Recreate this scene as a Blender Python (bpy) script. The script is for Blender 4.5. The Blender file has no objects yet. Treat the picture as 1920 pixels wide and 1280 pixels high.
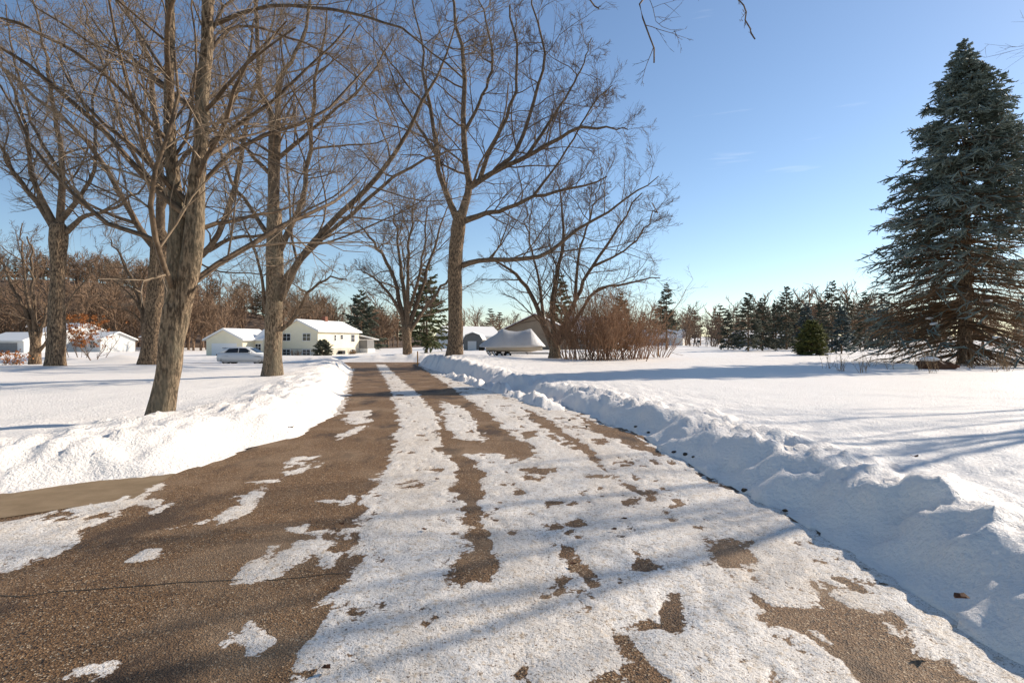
import bpy, math, numpy as np
R = math.radians
scene = bpy.context.scene
col = scene.collection
# ------------------------------------------------------------------ camera
cam = bpy.data.cameras.new('camera'); co = bpy.data.objects.new('camera', cam); col.objects.link(co)
cam.lens = 20.0; cam.sensor_width = 36.0; cam.clip_start = 0.05; cam.clip_end = 5000
CZ = 1.65
co.location = (0, 0, CZ); co.rotation_euler = (R(90), 0, 0)
scene.camera = co
F = 1066.7                                   # focal length in photo pixels
# ------------------------------------------------------------------ light
SUN_TH, SUN_EL = 28.0, 28.0                  # degrees from +X towards +Y, elevation
world = bpy.data.worlds.new('World'); scene.world = world; world.use_nodes = True
nt = world.node_tree; nt.nodes.clear()
out = nt.nodes.new('ShaderNodeOutputWorld'); bg = nt.nodes.new('ShaderNodeBackground')
sky = nt.nodes.new('ShaderNodeTexSky'); sky.sky_type = 'NISHITA'; sky.sun_disc = False
sky.sun_elevation = R(SUN_EL); sky.sun_rotation = R(90 - SUN_TH)
sky.altitude = 300; sky.air_density = 1.0; sky.dust_density = 0.2; sky.ozone_density = 2.6
bg.inputs['Strength'].default_value = 0.098
# thin cirrus wisps low in the sky
tc = nt.nodes.new('ShaderNodeTexCoord'); mp = nt.nodes.new('ShaderNodeMapping')
mp.inputs['Scale'].default_value = (3.0, 3.0, 34.0); mp.inputs['Rotation'].default_value = (0.0, 0.12, 0)
nz = nt.nodes.new('ShaderNodeTexNoise'); nz.inputs['Scale'].default_value = 1.3; nz.inputs['Detail'].default_value = 5
rp = nt.nodes.new('ShaderNodeValToRGB'); rp.color_ramp.elements[0].position = .67; rp.color_ramp.elements[1].position = .85
rp.color_ramp.elements[1].color = (.3, .3, .3, 1)
mxs = nt.nodes.new('ShaderNodeMix'); mxs.data_type = 'RGBA'
mxs.inputs['B'].default_value = (8.5, 8.8, 9.2, 1)
L = nt.links.new
L(tc.outputs['Generated'], mp.inputs['Vector']); L(mp.outputs['Vector'], nz.inputs['Vector']); L(nz.outputs['Fac'], rp.inputs['Fac'])
L(rp.outputs['Color'], mxs.inputs['Factor']); L(sky.outputs['Color'], mxs.inputs['A']); L(mxs.outputs['Result'], bg.inputs['Color'])
L(bg.outputs['Background'], out.inputs['Surface'])
sl = bpy.data.lights.new('sun', 'SUN'); sl.energy = 4.4; sl.angle = R(0.53); sl.color = (1.0, .90, .77)
so = bpy.data.objects.new('sun', sl); col.objects.link(so)
so.rotation_euler = (R(90 - SUN_EL), 0, R(90 + SUN_TH)); so.location = (40, 20, 40)
vs = scene.view_settings
scene.display_settings.display_device = 'sRGB'
vs.view_transform = 'Standard'; vs.look = 'None'; vs.gamma = 1.0; vs.use_curve_mapping = False
vs.exposure = 0.58
# ------------------------------------------------------------------ helpers
def P(px, py, Y):                            # point seen at photo pixel px,py standing Y metres ahead
    return np.array([(px - 960) / F * Y, Y, CZ + (640 - py) / F * Y])
def hsh(i, seed):
    h = (i[..., 0].astype(np.int64) * 374761393 + i[..., 1].astype(np.int64) * 668265263 +
         (i[..., 2].astype(np.int64) * 2147483647 if i.shape[-1] > 2 else 0) + seed * 974711) & 0xffffffff
    h = ((h ^ (h >> 13)) * 1274126177) & 0xffffffff
    h = ((h ^ (h >> 16)) * 2246822519) & 0xffffffff
    return ((h ^ (h >> 15)) & 0xffffff) / float(0xffffff)
def vnoise(p, seed=0):
    p = np.asarray(p, float); i = np.floor(p); f = p - i; u = f * f * f * (f * (f * 6 - 15) + 10)
    d = p.shape[-1]; res = 0
    for c in range(2 ** d):
        o = np.array([(c >> k) & 1 for k in range(d)])
        w = np.prod(np.where(o, u, 1 - u), axis=-1)
        res = res + w * hsh(i + o, seed)
    return res * 2 - 1
def fbm(p, octv=4, seed=0, gain=.5):
    s = 0; a = 1
    p = np.asarray(p, float)
    for o in range(octv):
        s = s + a * vnoise(p * 2.03 ** o + o * 17.3, seed + o); a *= gain
    return s
def sstep(a, b, x):
    t = np.clip((x - a) / (b - a), 0, 1); return t * t * (3 - 2 * t)
def mesh(name, V, Fq, m, parent=None, smooth=True):
    """one mesh object; Fq an (n,3|4) int array or a list of such"""
    me = bpy.data.meshes.new(name)
    V = np.asarray(V, np.float32).reshape(-1, 3)
    fl = Fq if isinstance(Fq, list) else [Fq]
    fl = [np.asarray(f, np.int32) for f in fl if len(f)]
    me.vertices.add(len(V)); me.vertices.foreach_set('co', V.ravel())
    li = np.concatenate([f.ravel() for f in fl])
    cnt = np.concatenate([np.full(len(f), f.shape[1], np.int32) for f in fl])
    st = np.concatenate([[0], np.cumsum(cnt)[:-1]]).astype(np.int32)
    me.loops.add(len(li)); me.loops.foreach_set('vertex_index', li)
    me.polygons.add(len(cnt)); me.polygons.foreach_set('loop_start', st); me.polygons.foreach_set('loop_total', cnt)
    me.polygons.foreach_set('use_smooth', np.full(len(cnt), smooth, bool))
    me.update(calc_edges=True)
    if isinstance(m, (list, tuple)):
        for q in m: me.materials.append(q)
    else: me.materials.append(m)
    o = bpy.data.objects.new(name, me); col.objects.link(o)
    if parent: o.parent = parent
    return o
def tag(o, label=None, cat=None, group=None, kind=None):
    if label: o['label'] = label
    if cat: o['category'] = cat
    if group: o['group'] = group
    if kind: o['kind'] = kind
    return o
def empty(name, loc, label, cat, group=None, rz=0):
    o = bpy.data.objects.new(name, None); col.objects.link(o); o.location = loc; o.rotation_euler = (0, 0, rz)
    o.empty_display_size = .3
    return tag(o, label, cat, group)
class MB:                                    # collects boxes / prisms / lofts into one mesh
    def __init__(s): s.v = []; s.q = []; s.t = []; s.n = 0
    def add(s, V, q=(), t=()):
        V = np.asarray(V, float).reshape(-1, 3)
        s.v.append(V)
        if len(q): s.q.append(np.asarray(q, int) + s.n)
        if len(t): s.t.append(np.asarray(t, int) + s.n)
        s.n += len(V); return s
    def box(s, x0, x1, y0, y1, z0, z1):
        V = [(x, y, z) for z in (z0, z1) for y in (y0, y1) for x in (x0, x1)]
        return s.add(V, [(0, 2, 3, 1), (4, 5, 7, 6), (0, 1, 5, 4), (2, 6, 7, 3), (0, 4, 6, 2), (1, 3, 7, 5)])
    def loft(s, rings, cap=True):            # rings: list of equally long closed point loops
        k = len(rings[0]); q = []
        for a in range(len(rings) - 1):
            for b in range(k):
                q.append((a * k + b, a * k + (b + 1) % k, (a + 1) * k + (b + 1) % k, (a + 1) * k + b))
        V = [p for r in rings for p in r]; t = []
        if cap:
            for e, fl in ((0, 1), (len(rings) - 1, 0)):
                V.append(np.mean(rings[e], axis=0)); c = len(V) - 1
                for b in range(k):
                    t.append((c, e * k + (b + 1) % k, e * k + b) if fl else (c, e * k + b, e * k + (b + 1) % k))
        return s.add(V, q, t)
    def prism(s, poly, y0, y1):              # poly in x,z pushed along y
        return s.loft([[(x, y0, z) for x, z in poly], [(x, y1, z) for x, z in poly]])
    def build(s, name, m, parent=None, smooth=False):
        fl = []
        if s.q: fl.append(np.concatenate(s.q))
        if s.t: fl.append(np.concatenate(s.t))
        return mesh(name, np.concatenate(s.v), fl, m, parent, smooth)
def tubes(Pt, Rd, k):
    """Pt (N,n,3), Rd (N,n) -> verts, quads for N tapered tubes with k sides"""
    N, n, _ = Pt.shape
    T = np.gradient(Pt, axis=1); T /= np.linalg.norm(T, axis=-1, keepdims=True) + 1e-9
    mean = T.mean(1); ref = np.where(np.abs(mean[:, 2:3]) > .8, np.array([[1., 0, 0]]), np.array([[0, 0, 1.]]))[:, None, :]
    A = np.cross(T, ref); A /= np.linalg.norm(A, axis=-1, keepdims=True) + 1e-9
    B = np.cross(T, A)
    a = np.arange(k) * 2 * math.pi / k
    V = Pt[:, :, None, :] + Rd[:, :, None, None] * (np.cos(a)[:, None] * A[:, :, None, :] + np.sin(a)[:, None] * B[:, :, None, :])
    base = (np.arange(N) * n * k)[:, None, None]; r = (np.arange(n - 1) * k)[None, :, None]; j = np.arange(k)[None, None, :]; j2 = (j + 1) % k
    Q = np.stack([base + r + j, base + r + j2, base + r + k + j2, base + r + k + j], -1).reshape(-1, 4)
    return V.reshape(-1, 3), Q
def join(parts):
    V = []; Q = []; n = 0
    for v, q in parts:
        V.append(v); Q.append(q + n); n += len(v)
    return np.concatenate(V), np.concatenate(Q)
# ------------------------------------------------------------------ materials
def mat(name, c1, c2=None, scale=5, stretch=(1, 1, 1), rough=.8, bump=0, bscale=None, lo=.38, hi=.62, detail=6, spec=.25, specks=None, metallic=0, c3=None, s3=1):
    m = bpy.data.materials.new(name); m.use_nodes = True; t = m.node_tree; b = t.nodes['Principled BSDF']
    N = t.nodes.new; K = t.links.new
    b.inputs['Roughness'].default_value = rough; b.inputs['Specular IOR Level'].default_value = spec; b.inputs['Metallic'].default_value = metallic
    b.inputs['Base Color'].default_value = (*c1, 1)
    tcn = N('ShaderNodeTexCoord'); mpn = N('ShaderNodeMapping'); mpn.inputs['Scale'].default_value = stretch
    K(tcn.outputs['Object'], mpn.inputs['Vector'])
    def noise(sc, det=detail):
        n = N('ShaderNodeTexNoise'); n.inputs['Scale'].default_value = sc; n.inputs['Detail'].default_value = det; n.inputs['Roughness'].default_value = .6
        K(mpn.outputs['Vector'], n.inputs['Vector']); return n.outputs['Fac']
    def ramp(src, a, bb):
        r = N('ShaderNodeMapRange'); r.inputs['From Min'].default_value = a; r.inputs['From Max'].default_value = bb; K(src, r.inputs['Value']); return r.outputs['Result']
    def mix(fac, A, B):
        x = N('ShaderNodeMix'); x.data_type = 'RGBA'; K(fac, x.inputs['Factor'])
        for s, v in (('A', A), ('B', B)):
            if isinstance(v, tuple): x.inputs[s].default_value = (*v, 1)
            else: K(v, x.inputs[s])
        return x.outputs['Result']
    c = None
    if c2: c = mix(ramp(noise(scale), lo, hi), c1, c2)
    if c3: c = mix(ramp(noise(s3, 4), .42, .68), c or c1, c3)
    for (sc, th, wd, cc) in (specks or []):
        c = mix(ramp(noise(sc, 3), th, th + wd), c or c1, cc)
    if c: K(c, b.inputs['Base Color'])
    if bump:
        bn = N('ShaderNodeBump'); bn.inputs['Strength'].default_value = 1; bn.inputs['Distance'].default_value = bump
        K(noise(bscale or scale), bn.inputs['Height']); K(bn.outputs['Normal'], b.inputs['Normal'])
    return m
M = {}
M['snow'] = mat('snow', (.90, .835, .755), (.88, .81, .73), 3, rough=.55, bump=.03, bscale=22)
M['roofsnow'] = mat('roof_snow', (.88, .84, .78), rough=.6, bump=.02, bscale=4)
def ground_mat(name, snow):
    m = bpy.data.materials.new(name); m.use_nodes = True; t = m.node_tree; b = t.nodes['Principled BSDF']; N = t.nodes.new; K = t.links.new
    tcn = N('ShaderNodeTexCoord')
    def noise(sc, det=4, st=(1, 1, 1)):
        mp_ = N('ShaderNodeMapping'); mp_.inputs['Scale'].default_value = st; K(tcn.outputs['Object'], mp_.inputs['Vector'])
        n = N('ShaderNodeTexNoise'); n.inputs['Scale'].default_value = sc; n.inputs['Detail'].default_value = det; n.inputs['Roughness'].default_value = .6
        K(mp_.outputs['Vector'], n.inputs['Vector']); return n.outputs['Fac']
    def rng_(src, a, c, lo=0, hi=1):
        r = N('ShaderNodeMapRange'); r.inputs['From Min'].default_value = a; r.inputs['From Max'].default_value = c; r.inputs['To Min'].default_value = lo; r.inputs['To Max'].default_value = hi
        K(src, r.inputs['Value']); return r.outputs['Result']
    def mix(fac, A, B):
        x = N('ShaderNodeMix'); x.data_type = 'RGBA'; K(fac, x.inputs['Factor'])
        for q, v in (('A', A), ('B', B)):
            if isinstance(v, tuple): x.inputs[q].default_value = (*v, 1)
            else: K(v, x.inputs[q])
        return x.outputs['Result']
    # aggregate: every stone its own tone
    vo = N('ShaderNodeTexVoronoi'); vo.inputs['Scale'].default_value = 105; K(tcn.outputs['Object'], vo.inputs['Vector'])
    sp_ = N('ShaderNodeSeparateColor'); K(vo.outputs['Color'], sp_.inputs['Color'])
    c = mix(rng_(sp_.outputs['Red'], 0, 1), (.075, .038, .015), (.27, .150, .066))
    c = mix(rng_(sp_.outputs['Green'], .91, .95), c, (.48, .36, .23))
    c = mix(rng_(sp_.outputs['Blue'], .88, .92), c, (.022, .016, .012))
    c = mix(rng_(noise(.8, 5), .48, .68, 0, .7), c, (.31, .21, .125))       # dusty salt bloom
    c = mix(rng_(noise(1.3, 5, (1, .5, 1)), .53, .64, 0, .75), c, (.045, .028, .017))  # damp
    bh = N('ShaderNodeBump'); bh.inputs['Distance'].default_value = .006; bh.inputs['Strength'].default_value = .9
    if snow:
        w = mix(rng_(noise(6), .42, .72), (.84, .775, .69), (.70, .625, .53))
        w = mix(rng_(noise(1.1, 4, (1, .35, 1)), .42, .70, 0, .85), w, (.66, .565, .455))
        w = mix(rng_(noise(24, 3), .52, .70), w, (.58, .46, .33))
        w = mix(rng_(noise(62, 2), .61, .67), w, (.20, .13, .08))
        w = mix(rng_(noise(125, 2), .62, .67), w, (.10, .065, .04))
        at_ = N('ShaderNodeAttribute'); at_.attribute_name = 'cover'
        ad = N('ShaderNodeMath'); ad.operation = 'ADD'; K(at_.outputs['Fac'], ad.inputs[0]); K(rng_(noise(34, 6), .25, .75, -.06, .06), ad.inputs[1])
        c = mix(rng_(ad.outputs['Value'], .004, .02), c, w)
        K(noise(48, 5), bh.inputs['Height']); bh.inputs['Distance'].default_value = .012
        b.inputs['Roughness'].default_value = .5
    else:
        K(vo.outputs['Distance'], bh.inputs['Height']); b.inputs['Roughness'].default_value = .72
    K(bh.outputs['Normal'], b.inputs['Normal']); K(c, b.inputs['Base Color']); b.inputs['Specular IOR Level'].default_value = .3
    return m
M['packed'] = ground_mat('packed_snow', True)
M['asphalt'] = ground_mat('asphalt', False)
M['walk'] = mat('concrete_walk', (.27, .19, .11), (.21, .145, .08), 3, rough=.85, bump=.003, bscale=160)
M['street'] = mat('street', (.45, .43, .41), (.22, .19, .17), 1.2, rough=.8)
M['bark1'] = mat('maple_bark', (.36, .255, .16), (.09, .06, .037), 24, (1, 1, .3), .9, .07, 24, lo=.42, hi=.57, c3=(.20, .165, .11), s3=2.5)
M['bark2'] = mat('oak_bark', (.33, .225, .135), (.08, .053, .035), 19, (1, 1, .3), .9, .09, 19, lo=.42, hi=.57)
M['limb'] = mat('limb_bark', (.20, .14, .09), (.09, .063, .043), 9, (1, 1, .5), .9, .02, 14)
M['twig'] = mat('twig', (.32, .24, .165), (.18, .13, .085), 2, rough=.85)
M['twigd'] = mat('dark_twig', (.17, .12, .085), (.10, .07, .052), 2, rough=.85)
M['wound'] = mat('bare_wood', (.27, .13, .055), (.12, .065, .035), 9, (1, 1, .3), .8, .02, 12)
M['brush'] = mat('brush_twig', (.36, .21, .12), (.21, .125, .08), 2, rough=.85)
M['farwood'] = mat('far_wood', (.26, .165, .10), (.14, .092, .062), .35, rough=.9)
M['farpine'] = mat('far_pine', (.055, .062, .036), (.09, .08, .046), .4, rough=.9)
M['spruce'] = mat('blue_spruce_needles', (.23, .275, .245), (.105, .13, .105), 1.4, rough=.7)
M['dead'] = mat('dead_spruce_twig', (.24, .14, .07), (.13, .085, .05), 1.5, rough=.9)
M['conifer'] = mat('conifer_needles', (.06, .075, .055), (.10, .10, .065), 1.2, rough=.8)
M['conifer2'] = mat('blue_conifer_needles', (.07, .10, .105), (.045, .065, .065), 1.2, rough=.8)
M['pine'] = mat('white_pine_needles', (.055, .075, .032), (.11, .105, .04), .8, rough=.8)
M['arbor'] = mat('arborvitae', (.13, .13, .03), (.045, .06, .022), 1.5, rough=.8)
M['leaf'] = mat('orange_leaf', (.40, .15, .035), (.24, .09, .03), 3, rough=.7)
M['deadleaf'] = mat('dead_leaf', (.15, .065, .03), (.09, .04, .02), 20, rough=.7)
M['yellow'] = mat('yellow_siding', (.79, .72, .54), (.76, .69, .51), 1, rough=.6)
M['found'] = mat('foundation', (.55, .51, .42), (.50, .46, .38), 2, rough=.8)
M['white'] = mat('white_paint', (.75, .74, .72), rough=.5)
M['whitesid'] = mat('white_siding', (.66, .65, .62), (.62, .61, .58), 1, rough=.6)
M['grey'] = mat('grey_siding', (.23, .22, .205), (.20, .19, .18), 1, rough=.7)
M['brown'] = mat('brown_siding', (.32, .25, .18), (.28, .215, .155), 1, rough=.7)
M['maroon'] = mat('maroon_trim', (.10, .035, .03), rough=.6)
M['glass'] = mat('window_glass', (.02, .022, .025), rough=.08, spec=.5)
M['dark'] = mat('dark_metal', (.02, .02, .02), rough=.5)
M['brick'] = mat('chimney_brick', (.25, .11, .07), (.18, .08, .055), 6, rough=.9)
M['car'] = mat('white_car_paint', (.68, .68, .67), rough=.2, spec=.5)
M['tyre'] = mat('tyre', (.018, .018, .018), rough=.8)
M['rim'] = mat('rim', (.25, .25, .26), rough=.35, metallic=.8)
M['tarp'] = mat('tarp', (.52, .51, .50), (.46, .455, .45), .8, rough=.5, bump=.03, bscale=2.5)
M['hull'] = mat('hull', (.42, .36, .28), rough=.4)
M['stake'] = mat('stake_wood', (.50, .24, .06), rough=.8)
M['straw'] = mat('dry_stalk', (.33, .22, .12), (.22, .14, .08), 6, rough=.9)
M['clod'] = mat('dirt_clod', (.035, .027, .02), (.09, .07, .05), 14, rough=.95, bump=.01)
# ------------------------------------------------------------------ terrain
YL = [-6, 4, 5, 6.13, 7, 8.2, 9, 9.8, 13.5, 20.7, 29, 38, 47, 60]
XL = [-23, -8.7, -7.2, -5.5, -4.25, -4.0, -4.0, -3.65, -4.1, -6.0, -8.3, -10.6, -13.6, -18]
YR = [-6, 5, 6.2, 7.5, 9.8, 11.7, 16, 19.5, 28.4, 34, 40, 47, 60]
XR = [2.63, 2.63, 2.5, 2.4, 2.2, 1.85, 1.15, .1, -2.4, -4.3, -5.9, -7.6, -10.5]
def base(x, y):                              # bare ground, before snow
    left = np.interp(y, [10, 50, 95, 140], [0, -.36, -.8, -.8]); right = np.interp(y, [10, 40, 90, 170], [0, .05, .3, .4])
    w = sstep(-.33, -.02, x / np.maximum(y, 8))
    return left * (1 - w) + right * w
def drive_z(x, y): return np.interp(y, [10, 50, 95, 140], [0, -.36, -.8, -.8])
def edge_noise(y, s): return .10 * vnoise(np.stack([y * 1.3, y * 0 + s], -1), 5) + .06 * vnoise(np.stack([y * 4.1, y * 0 + s], -1), 6)
def hill(x, y):                              # wooded rise behind the left houses
    a = x / np.maximum(y, 1)
    return 30 * sstep(150, 290, y) * sstep(-.14, -.82, a) + 4 * sstep(170, 330, y)
def height(x, y):
    gz = drive_z(x, y); b = base(x, y)
    sR = (x - (np.interp(y, YR, XR) + edge_noise(y, 1.5))) * np.interp(y, [10, 25, 60], [1, .88, .9])
    sL = ((np.interp(y, YL, XL) + edge_noise(y, 9.5)) - x) * np.interp(y, [3, 6, 7, 10, 25, 60], [.55, .55, .75, 1, .95, .9])
    p2 = np.stack([x, y], -1)
    lump = .06 * fbm(p2 * 1.7, 3, 11) + .045 * fbm(p2 * 4.5, 4, 21, .6) + .07 * np.maximum(vnoise(p2 * 5.5, 23), 0) + .045 * np.maximum(vnoise(p2 * 10, 24), 0)
    fine = .010 * fbm(p2 * .5, 3, 31) + .0035 * fbm(p2 * 3, 3, 41)
    # right side
    lawnR = np.interp(y, [-6, 5, 15, 30, 40, 60, 90, 170], [.31, .31, .29, .25, .25, .32, .38, .42])
    lawnR = lawnR + .50 * np.exp(-((x + 3.2) ** 2 + (y - 39) ** 2) / 22) + fine * 1.5
    hb = np.interp(y, [-3, 4, 8, 14, 20, 27, 34, 44, 60], [.41, .41, .40, .37, .35, .48, .82, .95, .6])
    rise = sstep(0, .85, sR + .14 * vnoise(p2 * 2.2, 77) + .05 * vnoise(p2 * 7, 79)) ** .8
    bankR = gz + hb * rise + lump * (.3 + .7 * sstep(.35, .85, sR)) * sstep(.05, .3, sR) * (1 - .75 * sstep(1.2, 2.6, sR))
    wR = sstep(.85, 2.3, sR)
    zR = bankR * (1 - wR) + (lawnR + lump * .25 * (1 - sstep(2, 5, sR))) * wR
    # low second ridge where the plough left a spill along the bend
    zR = np.where(sR < 0, gz - .12, zR)
    spill = .16 * np.exp(-((sR + .35) / .28) ** 2) * sstep(13, 16, y) * (1 - sstep(29, 33, y))
    # left side
    lawnL = np.interp(y, [-6, 5, 10, 20, 30, 40, 45, 48], [.24, .27, .29, .30, .38, .06, -.12, -.2]) + fine * 1.6
    lawnL = lawnL + .55 * np.exp(-(((x + 24.5) / 2.6) ** 2 + ((y - 36) / 1.5) ** 2)) * (1 + .35 * fbm(p2 * 1.5, 3, 51))
    hl = np.interp(y, [-3, 6, 8, 12, 20, 30, 42, 60], [.36, .36, .42, .46, .50, .62, .66, .5])
    bankL = gz + hl * sstep(0, 1.15, sL + .15 * vnoise(p2 * 1.8, 78)) ** .85 + lump * 1.0 * sstep(.1, .7, sL) * (1 - .8 * sstep(1.6, 3.2, sL))
    wL = sstep(1.3, 3.2, sL)
    zL = bankL * (1 - wL) + (lawnL + lump * .2 * (1 - sstep(2.5, 6, sL))) * wL
    zL = np.where(sL < 0, gz - .12, zL)
    z = np.where(sR > 0, zR, np.where(sL > 0, zL, gz - .12 + np.maximum(spill * (1 + 1.2 * fbm(p2 * 3.5, 3, 61)), 0) * 1.0 + np.where(spill > .02, .11, 0)))
    # street across the end of the drive
    st = sstep(46.2, 47.4, y) * (1 - sstep(56.5, 57.6, y)) * (1 - sstep(-9.5, -7, x))
    z = z * (1 - st) + (gz - .12) * st
    # beyond the street
    far = sstep(56.5, 58.5, y)
    ridge = .35 * np.exp(-((y - 59.3) / 1.0) ** 2) * (1 - sstep(-8, -4, x)) * (1 + .6 * fbm(p2 * 1.2, 3, 91))
    zf = b + .12 + fine * 2 + ridge
    wf = far * (1 - sstep(-7, -2, x)) + sstep(52, 75, y) * sstep(-7, -2, x); wf = np.clip(wf, 0, 1)
    z = z * (1 - wf) + zf * wf
    return z + hill(x, y)
def axis(lo_f, hi_f, fine_step, lo, hi, g):
    a = list(np.arange(lo_f, hi_f, fine_step)); s = fine_step
    x = a[-1]
    while x < hi: s = s * g; x += s; a.append(x)
    s = fine_step; x = a[0]; pre = []
    while x > lo: s = s * g; x -= s; pre.append(x)
    return np.array(pre[::-1] + a)
def grid_mesh(name, xs, ys, zf, m, **kw):
    X, Y = np.meshgrid(xs, ys); Z = zf(X, Y)
    nx, ny = len(xs), len(ys); i = np.arange(nx * ny).reshape(ny, nx)
    Q = np.stack([i[:-1, :-1], i[:-1, 1:], i[1:, 1:], i[1:, :-1]], -1).reshape(-1, 4)
    return mesh(name, np.stack([X, Y, Z], -1), Q, m, **kw)
ys = [-4.0]
while ys[-1] < 2200: ys.append(ys[-1] + (.05 + .019 * max(ys[-1] - 3, 0) if ys[-1] < 60 else .019 * ys[-1] * (1 + (ys[-1] - 60) / 40)))
ys = np.array(ys)
xs = axis(-8, 6, .055, -2200, 2200, 1.05)
tag(grid_mesh('snow_ground', xs, ys, height, M['snow']), kind='structure')
def hz(x, y): return float(height(np.array([float(x)]), np.array([float(y)]))[0])
# asphalt driveway, walkway, street
dy = np.concatenate([np.arange(-6, 12, .5), np.arange(12, 58, 1.0)])
dl = np.interp(dy, YL, XL) - .5; dr = np.interp(dy, YR, XR) + .5
tt = np.linspace(0, 1, 14)
V = np.stack([dl[:, None] * (1 - tt) + dr[:, None] * tt, np.repeat(dy[:, None], 14, 1), np.repeat(drive_z(0, dy)[:, None], 14, 1)], -1)
i = np.arange(len(dy) * 14).reshape(-1, 14)
tag(mesh('driveway', V, np.stack([i[:-1, :-1], i[:-1, 1:], i[1:, 1:], i[1:, :-1]], -1).reshape(-1, 4), M['asphalt']), kind='structure')
wk = [(-4.2, 7.1), (-4.1, 6.6), (-3.97, 5.97), (-4.77, 5.3), (-7.5, 3.5), (-11.5, .9), (-12.4, 1.8), (-7.5, 5.15), (-5.5, 6.6)]
b_ = MB(); n_ = len(wk); b_.add([(x, y, .006) for x, y in wk] + [(-5.5, 5.6, .006)], t=[(k, n_, (k + 1) % n_) for k in range(n_)])
V_ = np.concatenate(b_.v); T_ = np.concatenate(b_.t)[:, ::-1]
tag(mesh('walkway', V_, T_, M['walk']), kind='structure')
xs_ = np.linspace(-120, -6, 40); ys_ = np.linspace(46, 58, 12)
tag(grid_mesh('street', xs_, ys_, lambda x, y: drive_z(x, y) - .05 - .05 * sstep(-20, -8, x), M['street']), kind='structure')
# ------------------------------------------------------------------ packed snow left on the drive
def G(px, py):                               # photo pixel on the sloping drive -> ground position
    d = CZ * F / (py - 640)
    if d > 10: q = F / (py - 640); d = min((CZ - .09) * q / max(1 - .009 * q, .05), 60)
    return ((px - 960) / F * d, d)
def sdpoly(x, y, poly):
    d = np.full(x.shape, 1e9); inside = np.zeros(x.shape, bool); n = len(poly)
    for k in range(n):
        ax, ay = poly[k]; bx, by = poly[(k + 1) % n]; ex, ey = bx - ax, by - ay
        t = np.clip(((x - ax) * ex + (y - ay) * ey) / (ex * ex + ey * ey + 1e-12), 0, 1)
        d = np.minimum(d, (x - ax - t * ex) ** 2 + (y - ay - t * ey) ** 2)
        c = ((ay > y) != (by > y)) & (x < (bx - ax) * (y - ay) / (by - ay + 1e-12) + ax); inside ^= c
    return np.where(inside, 1, -1) * np.sqrt(d)
main_snow = [(705, 683), (722, 710), (738, 745), (746, 790), (735, 850), (700, 930), (662, 1000), (642, 1080), (592, 1170), (562, 1280), (520, 1500), (480, 2400), (2900, 2400), (2300, 1400), (1900, 1190), (1640, 1062), (1400, 930), (1260, 855), (1140, 795), (1045, 752), (960, 728), (880, 703), (830, 692), (795, 683)]
bare = [[(722, 683), (738, 700), (790, 745), (822, 785), (822, 832), (850, 880), (846, 905), (858, 960), (857, 1020), (853, 1085), (876, 1150), (884, 1150), (900, 1110), (932, 1090), (918, 1040), (902, 980), (893, 930), (906, 885), (880, 865), (940, 868), (1005, 858), (1000, 835), (955, 815), (938, 790), (885, 752), (830, 715), (795, 692), (780, 683)],
        [(975, 762), (1010, 775), (1060, 805), (1110, 845), (1160, 895), (1215, 925), (1262, 965), (1245, 968), (1190, 928), (1130, 880), (1090, 852), (1040, 815), (1000, 790)],
        [(1070, 772), (1130, 795), (1190, 815), (1250, 852), (1235, 856), (1170, 832), (1110, 805)],
        [(970, 808), (1010, 808), (1015, 822), (975, 822)],
        [(1315, 1012), (1360, 1015), (1440, 1050), (1430, 1075), (1380, 1078), (1345, 1060)],
        [(1420, 1112), (1480, 1120), (1560, 1118), (1650, 1160), (1720, 1195), (1840, 1290), (1900, 1400), (1700, 1420), (1560, 1270), (1500, 1190), (1440, 1150)],
        [(1172, 1150), (1230, 1145), (1262, 1125), (1300, 1180), (1260, 1190), (1190, 1192)],
        [(1190, 1205), (1215, 1205), (1262, 1275), (1330, 1420), (1240, 1420)],
        [(872, 1215), (905, 1205), (922, 1245), (905, 1272), (880, 1250)],
        [(1020, 968), (1085, 975), (1088, 990), (1050, 990), (1075, 1045), (1045, 1055), (1050, 1030)]]
extra = [[(828, 752), (870, 765), (898, 805), (905, 830), (860, 822), (835, 800)], [(870, 850), (960, 850), (970, 866), (900, 868)],
         [(530, 882), (560, 858), (592, 856), (600, 868), (545, 892)], [(388, 978), (440, 930), (482, 918), (492, 930), (452, 975), (410, 985)],
         [(340, 992), (375, 974), (382, 982), (350, 996)], [(425, 1097), (475, 1058), (540, 1012), (575, 1008), (600, 990), (628, 992), (622, 1060), (596, 1068), (590, 1050), (545, 1052), (470, 1092)],
         [(432, 1195), (478, 1172), (512, 1186), (470, 1202)], [(255, 962), (262, 942), (310, 934), (318, 942), (285, 964)], [(248, 1045), (285, 1028), (288, 1034)],
         [(648, 772), (696, 769), (690, 790), (655, 796)], [(626, 818), (678, 798), (668, 812), (634, 824)], [(594, 942), (660, 930), (658, 940)], [(470, 905), (515, 898), (500, 912)],
         [(-900, 985), (0, 985), (90, 962), (200, 940), (298, 902), (305, 908), (250, 942), (150, 1010), (155, 1016), (60, 1050), (0, 1082), (-900, 1250)], [(140, 1254), (160, 1249), (156, 1262), (145, 1264)],
         [(545, 985), (585, 978), (580, 992), (555, 996)], [(380, 860), (410, 850), (420, 856)], [(640, 700), (664, 690), (655, 720), (645, 770), (630, 780)]]
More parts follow.
